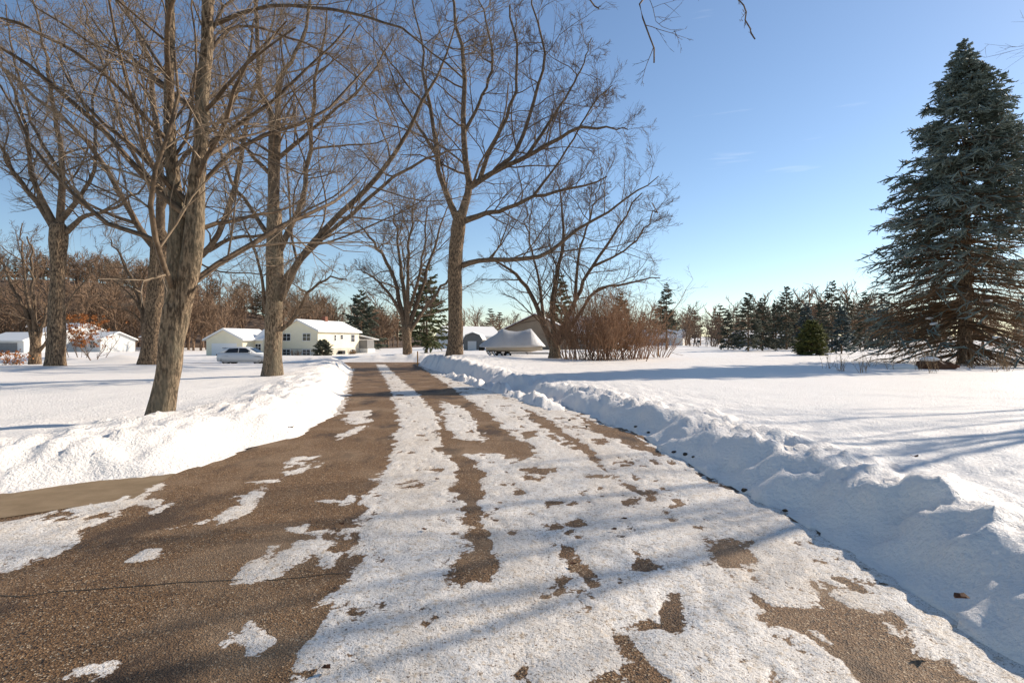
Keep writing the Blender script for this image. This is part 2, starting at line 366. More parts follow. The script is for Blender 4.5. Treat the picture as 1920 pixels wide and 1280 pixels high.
def snow_mask(x, y):
    x = x + .05 * fbm(np.stack([x * 3, y * 2], -1), 4, 101, .6); y2 = y + .09 * fbm(np.stack([x * 3, y * 2], -1), 4, 131, .6)
    m = sdpoly(x, y2, [G(*p) for p in main_snow])
    for q in bare: m = np.minimum(m, -sdpoly(x, y2, [G(*p) for p in q]))
    for q in extra: m = np.maximum(m, sdpoly(x, y2, [G(*p) for p in q]))
    p2 = np.stack([x, y], -1)
    n = fbm(p2 * 5, 5, 151, .62)
    m = m + .035 + .06 * n + .06 * fbm(p2 * np.array([7, 1.4]), 4, 171, .6)    # streaked along the tyre tracks
    hole = fbm(p2 * np.array([4.2, 2.6]), 5, 191, .65)                # pitted spots worn through to the asphalt
    m = np.where(m > 0, np.minimum(m, (.92 - hole) * .16), m)
    return m
def packed_z(x, y, m):
    p2 = np.stack([x, y], -1)
    h = np.clip(m * .07, -.010, .011) + np.where(m > 0, .004 * fbm(p2 * 9, 3, 211), 0) * np.clip(m * 10, 0, 1)
    return drive_z(x, y) + h
py_ = [1.6]
while py_[-1] < 50: py_.append(py_[-1] + .0064 * max(py_[-1], 2.6))
py_ = np.array(py_); NC = 380
tv = np.linspace(0, 1, NC)
cl = np.where(py_ < 8, np.maximum(np.interp(py_, YL, XL) - .25, -5.6), np.interp(py_, YL, XL) - .25); cr = np.interp(py_, YR, XR) + .25
X = cl[:, None] * (1 - tv) + cr[:, None] * tv; Y = np.repeat(py_[:, None], NC, 1); mk_ = snow_mask(X, Y)
i = np.arange(X.size).reshape(X.shape)
Q_ = np.stack([i[:-1, :-1], i[:-1, 1:], i[1:, 1:], i[1:, :-1]], -1).reshape(-1, 4)
Q_ = Q_[mk_.ravel()[Q_].max(1) > -.03]                               # only where snow lies
ps = tag(mesh('packed_snow', np.stack([X, Y, packed_z(X, Y, mk_)], -1), Q_, M['packed']), kind='structure')
ca = ps.data.attributes.new('cover', 'FLOAT', 'POINT'); ca.data.foreach_set('value', np.clip(mk_, -.2, .3).ravel().astype(np.float32))
# crack across the asphalt
u_ = np.linspace(0, 1, 90); cx_ = -4.6 + 3.4 * u_; cy_ = 3.5 + .5 * u_ + .05 * fbm(np.stack([u_ * 9, u_ * 0], -1), 4, 3); cw_ = .004 + .004 * np.abs(vnoise(np.stack([u_ * 14, u_ * 0], -1), 8))
V_ = np.stack([np.stack([cx_, cy_ - cw_, cx_ * 0 + .003], -1), np.stack([cx_, cy_ + cw_, cx_ * 0 + .003], -1)], 1).reshape(-1, 3); k_ = np.arange(89) * 2
tag(mesh('asphalt_crack', V_, np.stack([k_, k_ + 2, k_ + 3, k_ + 1], -1), M['clod']), kind='structure')
tag(grid_mesh('hill', np.linspace(-420, -25, 60), np.linspace(150, 420, 40), lambda x, y: height(x, y) + .35 * sstep(150, 165, y) - .3, mat('leaf_litter', (.17, .11, .07), (.10, .068, .048), .3, rough=.95)), kind='structure')
# ------------------------------------------------------------------ bare trees
def grow(rng, S, D, Ln, R0, n, wander, up, tip=.25):
    N = len(S); P_ = np.zeros((N, n, 3)); P_[:, 0] = S; D = D / (np.linalg.norm(D, axis=1, keepdims=True) + 1e-9)
    st = (Ln / (n - 1))[:, None]
    for k in range(1, n):
        D = D + wander * rng.normal(size=(N, 3)) + np.array([0, 0, up]); D /= np.linalg.norm(D, axis=1, keepdims=True) + 1e-9
        P_[:, k] = P_[:, k - 1] + D * st
    s = np.linspace(0, 1, n)[None]
    return P_, R0[:, None] * (1 - (1 - tip) * s)
def kids(rng, Pp, Rp, per, t0, t1, ang, lr, rr, n, wander, up, rmin, lmax=99, tip=.3):
    N, m, _ = Pp.shape
    idx = np.repeat(np.arange(N), per); K = len(idx)
    t = t0 + (t1 - t0) * ((np.tile(np.arange(per), N) + rng.random(K)) / per)
    f = t * (m - 1); a = np.minimum(f.astype(int), m - 2); w = (f - a)[:, None]
    S = Pp[idx, a] * (1 - w) + Pp[idx, a + 1] * w; T = Pp[idx, a + 1] - Pp[idx, a]; T /= np.linalg.norm(T, axis=1, keepdims=True) + 1e-9
    r = Rp[idx, a] * (1 - w[:, 0]) + Rp[idx, a + 1] * w[:, 0]
    Lp = np.linalg.norm(np.diff(Pp, axis=1), axis=2).sum(1)[idx]
    q = rng.normal(size=(K, 3)); q[:, 2] += .35; q -= (q * T).sum(1, keepdims=True) * T; q /= np.linalg.norm(q, axis=1, keepdims=True) + 1e-9
    an = np.radians(ang + 11 * rng.normal(size=K))[:, None]
    D = np.cos(an) * T + np.sin(an) * q
    Ln = np.minimum(lr * Lp * (1.15 - .75 * t) * rng.uniform(.55, 1.25, K), lmax)
    return grow(rng, S, D, Ln, np.maximum(r * rr * rng.uniform(.7, 1, K), rmin), n, wander, up, tip)
def spline(pts, n):                          # Catmull-Rom through rows of pts
    p = np.asarray(pts, float); p = np.vstack([2 * p[0] - p[1], p, 2 * p[-1] - p[-2]]); k = len(p) - 3
    u = np.linspace(0, k - 1e-6, n); i = u.astype(int); f = (u - i)[:, None]
    a, b, c, d = p[i], p[i + 1], p[i + 2], p[i + 3]
    return .5 * (2 * b + (c - a) * f + (2 * a - 5 * b + 4 * c - d) * f ** 2 + (3 * b - a - 3 * c + d) * f ** 3)
def rough_trunk(V, amp, seed):
    c = V.copy(); p = c * np.array([5, 5, 1.1])
    d = fbm(p, 3, seed)[:, None] * amp
    return d
def bare_tree(name, label, Y, trunk, limbs, seed, barkm='bark1', twigm='twig', dens=(11, 7, 5), extend=True, droop=0., spread=1.0, sides=14, lens=(.46, .52, .62), group=None, flare=1.13, stems=0):
    """trunk: rows px,py,r(px); limbs: lists of rows px,py,r(px)[,depth offset m]"""
    rng = np.random.default_rng(seed); s = Y / F * math.cos(math.atan((min(max(trunk[0][0], 0), 1920) - 960) / F))
    b0 = P(trunk[0][0], trunk[0][1], Y)
    root = empty(name, b0, label, 'tree', group)
    tp = np.array([np.append(P(p[0], p[1], Y + (p[3] if len(p) > 3 else 0)), p[2] * s) for p in trunk]) - np.append(b0, 0)
    top = tp[-1].copy(); dz = top[:3] - tp[-2, :3]; dz /= np.linalg.norm(dz); top[:3] += dz * top[3] * 1.1; top[3] *= .25
    tp = np.vstack([tp[0] + [0, 0, -.5, tp[0, 3] * .15], tp, top])
    ts = spline(tp, 34); Tp, Tr = ts[:, :3], np.maximum(ts[:, 3], .01)
    zz = Tp[:, 2]; Tr = Tr * (1 + (flare - 1) * np.exp(-np.maximum(zz, 0) / .35))
    v, q = tubes(Tp[None], Tr[None], 28)
    cen = np.repeat(Tp, 28, 0); dirv = v - cen; ln = np.linalg.norm(dirv, axis=1, keepdims=True)
    ang = np.arctan2(dirv[:, 1], dirv[:, 0])
    nn = fbm(np.stack([np.cos(ang) * 2.2, np.sin(ang) * 2.2, v[:, 2] * .9], -1), 3, seed)[:, None]
    v = cen + dirv * (1 + .10 * nn)
    mesh('trunk', v, q, M[barkm], root)
    LP = []; LR = []
    for lm in limbs:
        off = rng.normal() * .22; n = len(lm)
        rows = []
        for k, p in enumerate(lm):
            dd = p[3] if len(p) > 3 else off * (k / max(n - 1, 1)) * abs(p[0] - lm[0][0] + 60) * s * 1.6
            rows.append(np.append(P(p[0], p[1], Y + dd), p[2] * s * (1 if len(LP) < stems else .95 if k == 0 else .78)))
        a = spline(np.array(rows) - np.append(b0, 0), 16)
        wob = rng.normal(size=(16, 3)) * .05 * np.linspace(0, 1, 16)[:, None] * (Y / 20)
        LP.append(a[:, :3] + wob); LR.append(np.maximum(a[:, 3], .012))
    # a few more limbs in depth so that the crown is round, not flat
    nx = max(3, len(limbs) // 2)
    src = rng.integers(0, len(LP), nx)
    st = np.array([LP[k][9] for k in src]); rr = np.array([LR[k][9] * .6 for k in src]); ll = np.array([np.linalg.norm(np.diff(LP[k], axis=0), axis=1).sum() * .5 for k in src])
    D = rng.normal(size=(nx, 3)); D[:, 1] = np.sign(rng.normal(size=nx)) * (1.0 + np.abs(D[:, 1])); D[:, 2] = np.abs(D[:, 2]) * .5 + .6
    ep, er = grow(rng, st, D, ll, rr, 16, .12, .05)
    LPa = np.concatenate([np.array(LP), ep]); LRa = np.concatenate([np.array(LR), er])
    for k in range(stems):
        a = spline(np.hstack([LPa[k], LRa[k][:, None]]), 40); v, q = tubes(a[None, :, :3], a[None, :, 3], 18)
        c_ = np.repeat(a[:, :3], 18, 0); v = c_ + (v - c_) * (1 + .12 * fbm(v * np.array([4, 4, 1.6]), 3, seed + k)[:, None]); mesh('stem', v, q, M[barkm], root)
    v, q = tubes(LPa[stems:], LRa[stems:], 7)
    mesh('limbs', v, q, M['limb'], root)
    up = .025 - droop
    tw = max(.0036, Y * .00022)
    B, Br = kids(rng, LPa, LRa, dens[0], .12, 1., 52, lens[0] * spread, .42, 8, .15, up, tw * 1.8)
    C, Cr = kids(rng, B, Br, dens[1], .10, 1., 42, lens[1], .55, 5, .13, up * .8, tw * 1.2)
    E, Er = kids(rng, C, Cr, dens[2], .08, 1., 38, lens[2], .7, 2 if Y > 15 else 3, .13, up * .5, tw, 1.8, .5)
    mesh('branches', *tubes(B, Br, 4), M['limb'], root)
    v, q = join([tubes(C, Cr, 3), tubes(E, Er, 3)])
    mesh('crown', v, q, M[twigm], root)
    return root
t1 = bare_tree('maple_tree', 'twin-stemmed maple with a split trunk and an orange bark wound beside the driveway', 9.93,
    [(301, 787, 27), (309, 740, 24), (317, 690, 24), (322, 640, 25), (327, 605, 26), (331, 575, 24)],
    [[(320, 650, 19), (325, 570, 20), (331, 480, 19), (333, 400, 17), (325, 335, 13), (320, 250, 11), (320, 100, 10), (316, 0, 9), (305, -250, 6), (290, -500, 2)],
     [(327, 650, 19), (342, 570, 20), (356, 495, 20), (365, 430, 19), (368, 370, 18), (370, 310, 16), (377, 225, 15), (382, 125, 13), (393, 0, 12), (410, -200, 8), (430, -480, 2)],
     [(318, 268, 6, 0), (250, 195, 5, -.6), (190, 135, 4.5, -1.0), (100, 75, 4, -1.3), (0, 35, 3, -1.6), (-150, 20, 1, -2)],
     [(392, 50, 6, 0), (500, 12, 4.5, -.5), (640, 22, 3.5, -1.2), (760, 60, 2.5, -1.8), (870, 150, 1, -2.2)],
     [(385, 110, 5, 0), (440, 50, 4, .5), (530, 65, 3.5, 1.), (620, 105, 2.5, 1.5), (720, 190, 1, 2)],
     [(378, 235, 4, 0), (440, 265, 3, -.4), (500, 300, 2.2, -.9), (580, 330, 1, -1.3)],
     [(322, 160, 5, 0), (260, 60, 4, .8), (190, -30, 3, 1.4), (90, -120, 1, 2)],
     [(396, -60, 6, 0), (480, -160, 4.5, .5), (600, -220, 3, 1), (760, -230, 1, 1.5)],
     [(314, -60, 5, 0), (240, -180, 4, -.8), (120, -260, 2.5, -1.6), (0, -300, 1, -2)]],
    11, 'bark1', 'twig', (13, 8, 7), stems=2, droop=.04, lens=(.44, .5, .6))
wv = []
for (py, cx, r_, w_) in [(478, 359, 17.5, .05), (445, 363, 17, .4), (400, 366.5, 16.3, .45), (360, 368.5, 15.6, .42), (320, 369.5, 14.6, .35), (290, 371, 14, .06)]:
    for a_ in np.linspace(-1, 1, 5):
        th = R(30) + a_ * w_; rr_ = r_ * 1.0 * 9.93 / F
        wv.append(P(cx, py, 9.93) + np.array([rr_ * math.sin(th), -rr_ * math.cos(th), 0]) - np.array(t1.location))
i = np.arange(30).reshape(6, 5)
wd_ = MB(); wd_.add(wv, np.stack([i[:-1, :-1], i[:-1, 1:], i[1:, 1:], i[1:, :-1]], -1).reshape(-1, 4))
wd_.add(np.array(wv) + [0, .14, 0], np.stack([i[:-1, :-1], i[1:, :-1], i[1:, 1:], i[:-1, 1:]], -1).reshape(-1, 4))
wo = wd_.build('bark_wound', M['wound'], t1, True); wo['label'] = 'orange strip of bare wood where bark has peeled off'
bare_tree('maple_tree', 'straight-trunked tree on the snow bank before the parked white car', 22,
    [(511, 708, 19), (513, 650, 17.5), (515, 560, 16.5), (515, 480, 16), (514, 400, 14)],
    [[(513, 410, 12), (510, 300, 10), (508, 215, 8), (488, 165, 7), (484, 80, 5.5), (480, 0, 5), (470, -140, 2)],
     [(515, 400, 10), (520, 250, 8), (525, 150, 6.5), (555, 100, 5), (580, 15, 4), (600, -120, 1.5)],
     [(524, 470, 8), (552, 410, 7), (567, 370, 6.5), (580, 280, 5.5), (592, 150, 4), (620, 20, 2)],
     [(526, 560, 10), (560, 490, 9), (610, 430, 8), (690, 350, 6.5), (770, 240, 5), (830, 120, 3), (860, 30, 1.5)],
     [(528, 530, 7), (580, 470, 6), (660, 400, 5), (740, 330, 4), (820, 290, 2.5), (880, 280, 1)],
     [(525, 620, 5), (548, 600, 5), (566, 570, 4), (600, 530, 3), (650, 520, 1.5)],
     [(508, 450, 6), (470, 390, 5), (430, 330, 4), (400, 240, 2.5), (380, 150, 1)],
     [(510, 330, 5), (455, 270, 4), (420, 200, 3), (410, 100, 1.5)],
     [(518, 300, 5), (600, 230, 4), (680, 160, 3), (740, 60, 1.5)],
     [(505, 600, 5), (495, 560, 4.5), (488, 500, 3.5), (465, 440, 2.5), (450, 400, 1)]],
    12, 'bark1', 'twig', (13, 8, 10))
bare_tree('oak_tree', 'stout oak with ringed bark on its lower trunk by the orange leaved bush', 30,
    [(104, 686, 20), (106, 600, 17), (108, 500, 15.5), (110, 430, 18)],
    [[(100, 425, 10), (70, 380, 8), (35, 340, 7), (10, 290, 5), (-20, 220, 3)],
     [(112, 420, 10), (116, 300, 8), (100, 200, 6), (85, 100, 4), (60, 0, 2.5)],
     [(125, 435, 8), (160, 405, 6.5), (210, 393, 5), (260, 360, 3), (300, 310, 1.5)],
     [(116, 410, 8), (150, 370, 6.5), (178, 310, 5.5), (172, 210, 4), (200, 90, 2)],
     [(102, 420, 8), (60, 330, 6.5), (50, 250, 5), (20, 160, 4), (-30, 60, 2)],
     [(116, 330, 5), (60, 230, 4), (30, 120, 3), (10, 10, 1.5)]],
    13, 'bark2', 'twig', (13, 8, 10))
bare_tree('oak_tree', 'broad twin-trunked oak behind the split maple, beside the ploughed snow heap', 34,
    [(284, 682, 24), (286, 620, 20), (292, 560, 18), (297, 500, 17), (300, 440, 15)],
    [[(275, 660, 9), (268, 600, 8), (262, 560, 7), (245, 520, 5), (225, 480, 3), (205, 450, 1.5)],
     [(296, 470, 10), (270, 440, 9), (240, 390, 8), (195, 310, 7), (150, 250, 6), (80, 190, 5), (0, 120, 3.5), (-60, 70, 2)],
     [(303, 500, 10), (345, 490, 9), (385, 475, 9), (415, 425, 8), (445, 325, 7), (470, 200, 5), (500, 90, 3), (520, 0, 2)],
     [(300, 440, 11), (300, 300, 9), (286, 175, 7), (278, 100, 6), (240, 25, 4), (220, -60, 2)],
     [(300, 400, 7), (340, 300, 6), (420, 220, 5), (460, 120, 4), (480, 20, 2)],
     [(296, 360, 6), (240, 270, 5), (210, 170, 4), (170, 60, 3), (150, -20, 1.5)],
     [(390, 470, 6), (440, 445, 5), (500, 440, 4), (560, 410, 3), (620, 400, 1.5)],
     [(260, 420, 5), (200, 400, 4), (140, 360, 3), (90, 290, 2), (60, 230, 1)]],
    14, 'bark2', 'twig', (13, 8, 10))
bare_tree('maple_tree', 'low forking tree with snow in its crotch beside the ringed oak', 36,
    [(65, 684, 12), (66, 650, 11), (66, 625, 10)],
    [[(62, 640, 7), (50, 590, 6), (33, 555, 5), (10, 505, 4), (-20, 450, 2)], [(66, 630, 7), (62, 560, 5.5), (60, 500, 4), (52, 440, 2)],
     [(70, 640, 6), (82, 600, 4.5), (92, 560, 3.5), (100, 500, 2)], [(64, 610, 5), (48, 540, 4), (45, 480, 3), (35, 420, 1.5)], [(72, 660, 5), (95, 630, 4), (130, 570, 3), (165, 510, 2), (185, 480, 1)]],
    15, 'bark2', 'twigd', (9, 6, 4))
bare_tree('oak_tree', 'tall oak with long low limbs reaching over the covered boat', 40,
    [(852, 668, 15), (854, 600, 13.5), (853, 500, 13), (858, 440, 13), (862, 405, 11)],
    [[(858, 415, 8), (840, 370, 7), (822, 320, 6), (815, 250, 5), (800, 170, 4), (790, 80, 2.5), (770, 0, 1.5)],
     [(864, 410, 10), (880, 350, 8.5), (873, 300, 7.5), (868, 200, 6), (870, 120, 5), (852, 30, 3.5), (840, -60, 2)],
     [(882, 350, 7), (930, 320, 6), (975, 300, 5.5), (1040, 262, 4.5), (1090, 240, 3.5), (1150, 238, 2), (1180, 240, 1)],
     [(930, 318, 5), (970, 280, 5), (1000, 190, 4), (1020, 100, 3), (1000, 10, 2), (985, -60, 1)],
     [(866, 498, 6.5), (900, 488, 6), (960, 486, 5.5), (1020, 478, 5), (1070, 440, 4), (1130, 400, 3), (1190, 360, 2), (1228, 335, 1)],
     [(868, 415, 7), (910, 400, 6), (950, 392, 5), (1000, 368, 4), (1070, 352, 3), (1140, 330, 1.5)],
     [(900, 335, 5), (920, 280, 5), (955, 210, 4), (972, 110, 3), (955, 10, 2)],
     [(870, 250, 4), (905, 180, 3.5), (925, 100, 3), (900, 0, 1.5)],
     [(1000, 368, 3), (1050, 300, 2.5), (1110, 200, 2), (1150, 160, 1)], [(818, 290, 4), (780, 230, 3), (740, 160, 2), (720, 90, 1)], [(990, 290, 4), (1050, 200, 3), (1090, 130, 2), (1110, 70, 1)]],
    16, 'bark2', 'twigd', (13, 8, 10))
bare_tree('maple_tree', 'vase-shaped tree at the end of the driveway near the wooden stake', 62,
    [(764, 672, 9.5), (763, 640, 8.5), (762, 615, 9)],
    [[(760, 620, 6), (745, 545, 5), (722, 485, 4), (690, 440, 2.5), (660, 410, 1)], [(763, 610, 6), (765, 540, 4.5), (766, 470, 3.5), (772, 400, 2), (776, 360, 1)],
     [(766, 615, 6), (788, 550, 4.5), (812, 475, 3.5), (832, 410, 2), (845, 370, 1)], [(768, 620, 5), (800, 575, 4), (835, 530, 3), (870, 490, 1.5)],
     [(758, 600, 4), (730, 550, 3.5), (700, 520, 2.5), (670, 505, 1)], [(763, 590, 5), (752, 500, 4), (742, 430, 2.5), (735, 370, 1)], [(765, 590, 4), (790, 500, 3), (800, 420, 2), (808, 370, 1)]],
    17, 'bark2', 'twigd', (12, 8, 8))
bare_tree('willow_tree', 'leaning many-stemmed tree beside the covered boat', 47,
    [(1040, 668, 11), (1040, 650, 10), (1038, 635, 9)],
    [[(1036, 650, 7), (1015, 600, 6), (992, 545, 5), (955, 505, 3.5), (920, 490, 1.5)], [(1040, 640, 6), (1036, 560, 5), (1055, 460, 4), (1052, 380, 2), (1045, 330, 1)],
     [(1043, 640, 6), (1078, 565, 5), (1108, 505, 4), (1150, 440, 3), (1200, 360, 1.5)], [(1046, 645, 6), (1085, 590, 4.5), (1120, 545, 3.5), (1180, 528, 2.5), (1235, 518, 1.2)],
     [(1078, 565, 4), (1085, 480, 3), (1110, 400, 2), (1125, 340, 1)], [(1020, 610, 4), (1010, 520, 3), (990, 440, 2), (985, 380, 1)], [(1110, 500, 3), (1170, 470, 2.2), (1215, 420, 1.5), (1228, 385, 1)]],
    18, 'bark1', 'twigd', (12, 8, 8))
# trees right of the frame: a limb hangs into the top of the view, shadows fall on the drive
bare_tree('oak_tree', 'oak beyond the lawn edge whose bare twigs hang down from above', 9.5,
    [(2870, 800, 34), (2875, 600, 30), (2870, 300, 27), (2865, 100, 24)],
    [[(2865, 150, 16, 0), (2550, -250, 12, .2), (2100, -420, 9, .0), (1640, -330, 6, -.6), (1340, -120, 4, -.8), (1205, -5, 2.6, -.9), (1218, 60, 1.8, -.9), (1228, 120, .8, -.9)],
     [(1640, -330, 4, -.6), (1450, -160, 3, -.2), (1385, -30, 2, 0), (1400, 30, 1.3, 0), (1415, 75, .6, 0)],
     [(1330, -115, 3, -.8), (1200, -90, 2.2, -.5), (1090, -25, 1.5, -.4), (1125, 20, .7, -.3)],
     [(2870, 120, 18), (2850, -200, 14), (2790, -520, 9), (2700, -800, 3)], [(2870, 150, 14), (3000, -150, 11), (3200, -420, 6), (3300, -600, 2)]],
    19, 'bark2', 'twigd', (7, 4, 3), droop=.05, lens=(.10, .45, .5))
for k_, (X_, Y_, lb_) in enumerate([(20.5, 15, 'spreading oak past the spruce lawn casting soft shade over the driveway'), (26.5, 19, 'tall oak behind the spreading oak past the spruce lawn')]):
    c_ = 960 + X_ / Y_ * F; q_ = F / Y_            # q_ photo pixels per metre there
    L_ = lambda *rows: [(c_ + dx * q_, 640 - (z - CZ) * q_, r * q_, dy) for dx, z, r, dy in [(a, b, c * .6, d) for a, b, c, d in rows]]
    bare_tree('oak_tree', lb_, Y_, [(c_, 640 - (.2 - CZ) * q_, .42 * q_), (c_, 640 - (4 - CZ) * q_, .36 * q_), (c_ + .1 * q_, 640 - (8 - CZ) * q_, .3 * q_)],
        [L_((0, 7, .22, 0), (-2, 10, .16, .5), (-4, 13, .1, 1), (-5, 17, .04, 1)), L_((0, 7.5, .22, 0), (.5, 12, .16, -.5), (0, 16, .1, -1), (.5, 20, .04, -1)),
         L_((0, 6.5, .2, 0), (2.5, 9.5, .15, 1), (5, 12, .1, 2), (7, 14, .04, 3)), L_((0, 6, .18, 0), (-1, 8, .14, -2.5), (-2, 10, .1, -5), (-2.5, 12, .04, -7)),
         L_((0, 7, .18, 0), (1, 10, .14, 3), (1, 13, .1, 5), (.5, 16, .04, 6)), L_((0, 5.5, .16, 0), (-1.5, 8.5, .12, -2), (-3, 11, .08, -3.5), (-3.5, 13, .03, -5))],
        200 + k_, 'bark2', 'twigd', (7, 5, 4))
# ------------------------------------------------------------------ young trees, brush
def bush(name, label, px, py, Y, hgt, wid, stems, seed, m='brush', cat='shrub', group=None, lean=0, r0=.02, dens=(6, 5), upb=.06):
    rng = np.random.default_rng(seed); b0 = P(px, py, Y); root = empty(name, b0, label, cat, group)
    S = np.stack([rng.normal(size=stems) * wid * .16, rng.normal(size=stems) * wid * .16, np.full(stems, -.25)], -1)
    D = np.stack([S[:, 0] / wid * 2.2 + rng.normal(size=stems) * .22 + lean, S[:, 1] / wid * 2.2 + rng.normal(size=stems) * .22, np.ones(stems)], -1)
    A, Ar = grow(rng, S, D, hgt * rng.uniform(.65, 1.1, stems), np.full(stems, r0) * rng.uniform(.6, 1.2, stems), 9, .09, upb)
    tw = max(.004, Y * .00024)
    B, Br = kids(rng, A, Ar, dens[0], .2, 1, 38, .42, .6, 6, .14, .05, tw * 1.2)
    C, Cr = kids(rng, B, Br, dens[1], .1, 1, 38, .55, .7, 3, .15, .03, tw)
    mesh('stems', *tubes(A, Ar, 5), M[m], root); mesh('twigs', *join([tubes(B, Br, 3), tubes(C, Cr, 3)]), M[m], root)
    return root
for k, (px, py, Y, h, w, s_) in enumerate([(1072, 668, 44, 4.6, 3.2, 24), (1098, 669, 43, 5.2, 3.4, 28), (1124, 670, 42, 5.4, 3.4, 30), (1150, 668, 43, 5.2, 3.4, 30), (1178, 668, 44, 4.6, 3.2, 26), (1205, 667, 45, 3.8, 3.0, 22), (1238, 664, 48, 2.6, 2.6, 16), (1140, 664, 48, 5.6, 3.6, 28)]):
    bush('thicket_bush', 'red-brown leafless bush in the dense thicket beside the boat', px, py, Y, h, w, s_, 40 + k, group='bushes of the thicket', r0=.032, dens=(9, 6))
bush('leaning_sapling', 'thin bare sapling leaning out of the thicket, nearer to the stake', 1211, 675, 40, 6.4, .3, 1, 60, lean=.45, r0=.04, dens=(9, 4), cat='sapling', upb=0)
bush('leaning_sapling', 'thin bare sapling leaning out of the thicket, nearer to the bushes', 1194, 673, 41, 5.6, .3, 1, 59, lean=.40, r0=.036, dens=(9, 4), cat='sapling', upb=0)
bush('young_tree', 'small round bare young tree on the snowy lawn near the snow heap', 183, 675, 40, 2.2, 1.2, 4, 61, 'twigd', 'tree', r0=.04)
for k, (px, py, Y, h) in enumerate([(1210, 652, 120, 6), (1325, 652, 130, 8), (1345, 652, 125, 7), (1300, 651, 140, 7)]):
    bush('young_tree', 'round-headed bare tree on the lawn beyond the far mailbox', px, py, Y, h, h * .7, 9, 62 + k, 'twigd', 'tree', 'bare trees past the mailbox', r0=.10, dens=(8, 7))
bush('bush', 'small leafless shrub against the yellow house basement wall', 553, 668, 94, 1.4, 1.6, 14, 70, 'twigd')
bush('bush', 'tan ornamental grass clump by the yellow house side wall', 661, 666, 101, 1.2, 1.2, 30, 71, 'straw', 'plant')
# leaf clusters
def leaves(rng, C, n, size):
    c = C[rng.integers(0, len(C), n)] + rng.normal(size=(n, 3)) * size * .8
    a = rng.normal(size=(n, 3)); a /= np.linalg.norm(a, axis=1, keepdims=True); b = np.cross(a, rng.normal(size=(n, 3))); b /= np.linalg.norm(b, axis=1, keepdims=True)
    s = size * rng.uniform(.5, 1.1, n)[:, None]
    V = np.stack([c - a * s, c + b * s * .5, c + a * s, c - b * s * .5], 1).reshape(-1, 3)
    return V, np.arange(4 * n).reshape(-1, 4)
def leafy(name, label, px, py, Y, h, w, seed, n, size, cat):
    o = bush(name, label, px, py, Y, h, w, 7, seed, 'twigd', cat, r0=.03)
    rng = np.random.default_rng(seed)
    C = np.stack([rng.normal(size=160) * w * .33, rng.normal(size=160) * w * .3, rng.uniform(.25, 1, 160) * h], -1)
    v, q = leaves(rng, C, n, size); mesh('leaves', v, q, M['leaf'], o, False)
leafy('orange_oak', 'young oak still holding orange leaves before the white house', 150, 668, 60, 4.4, 3.6, 80, 3800, .11, 'tree')
leafy('orange_bush', 'snow-dusted bush with orange leaves by the oak with ringed bark', 12, 690, 33, 1.0, 1.6, 81, 500, .08, 'shrub')
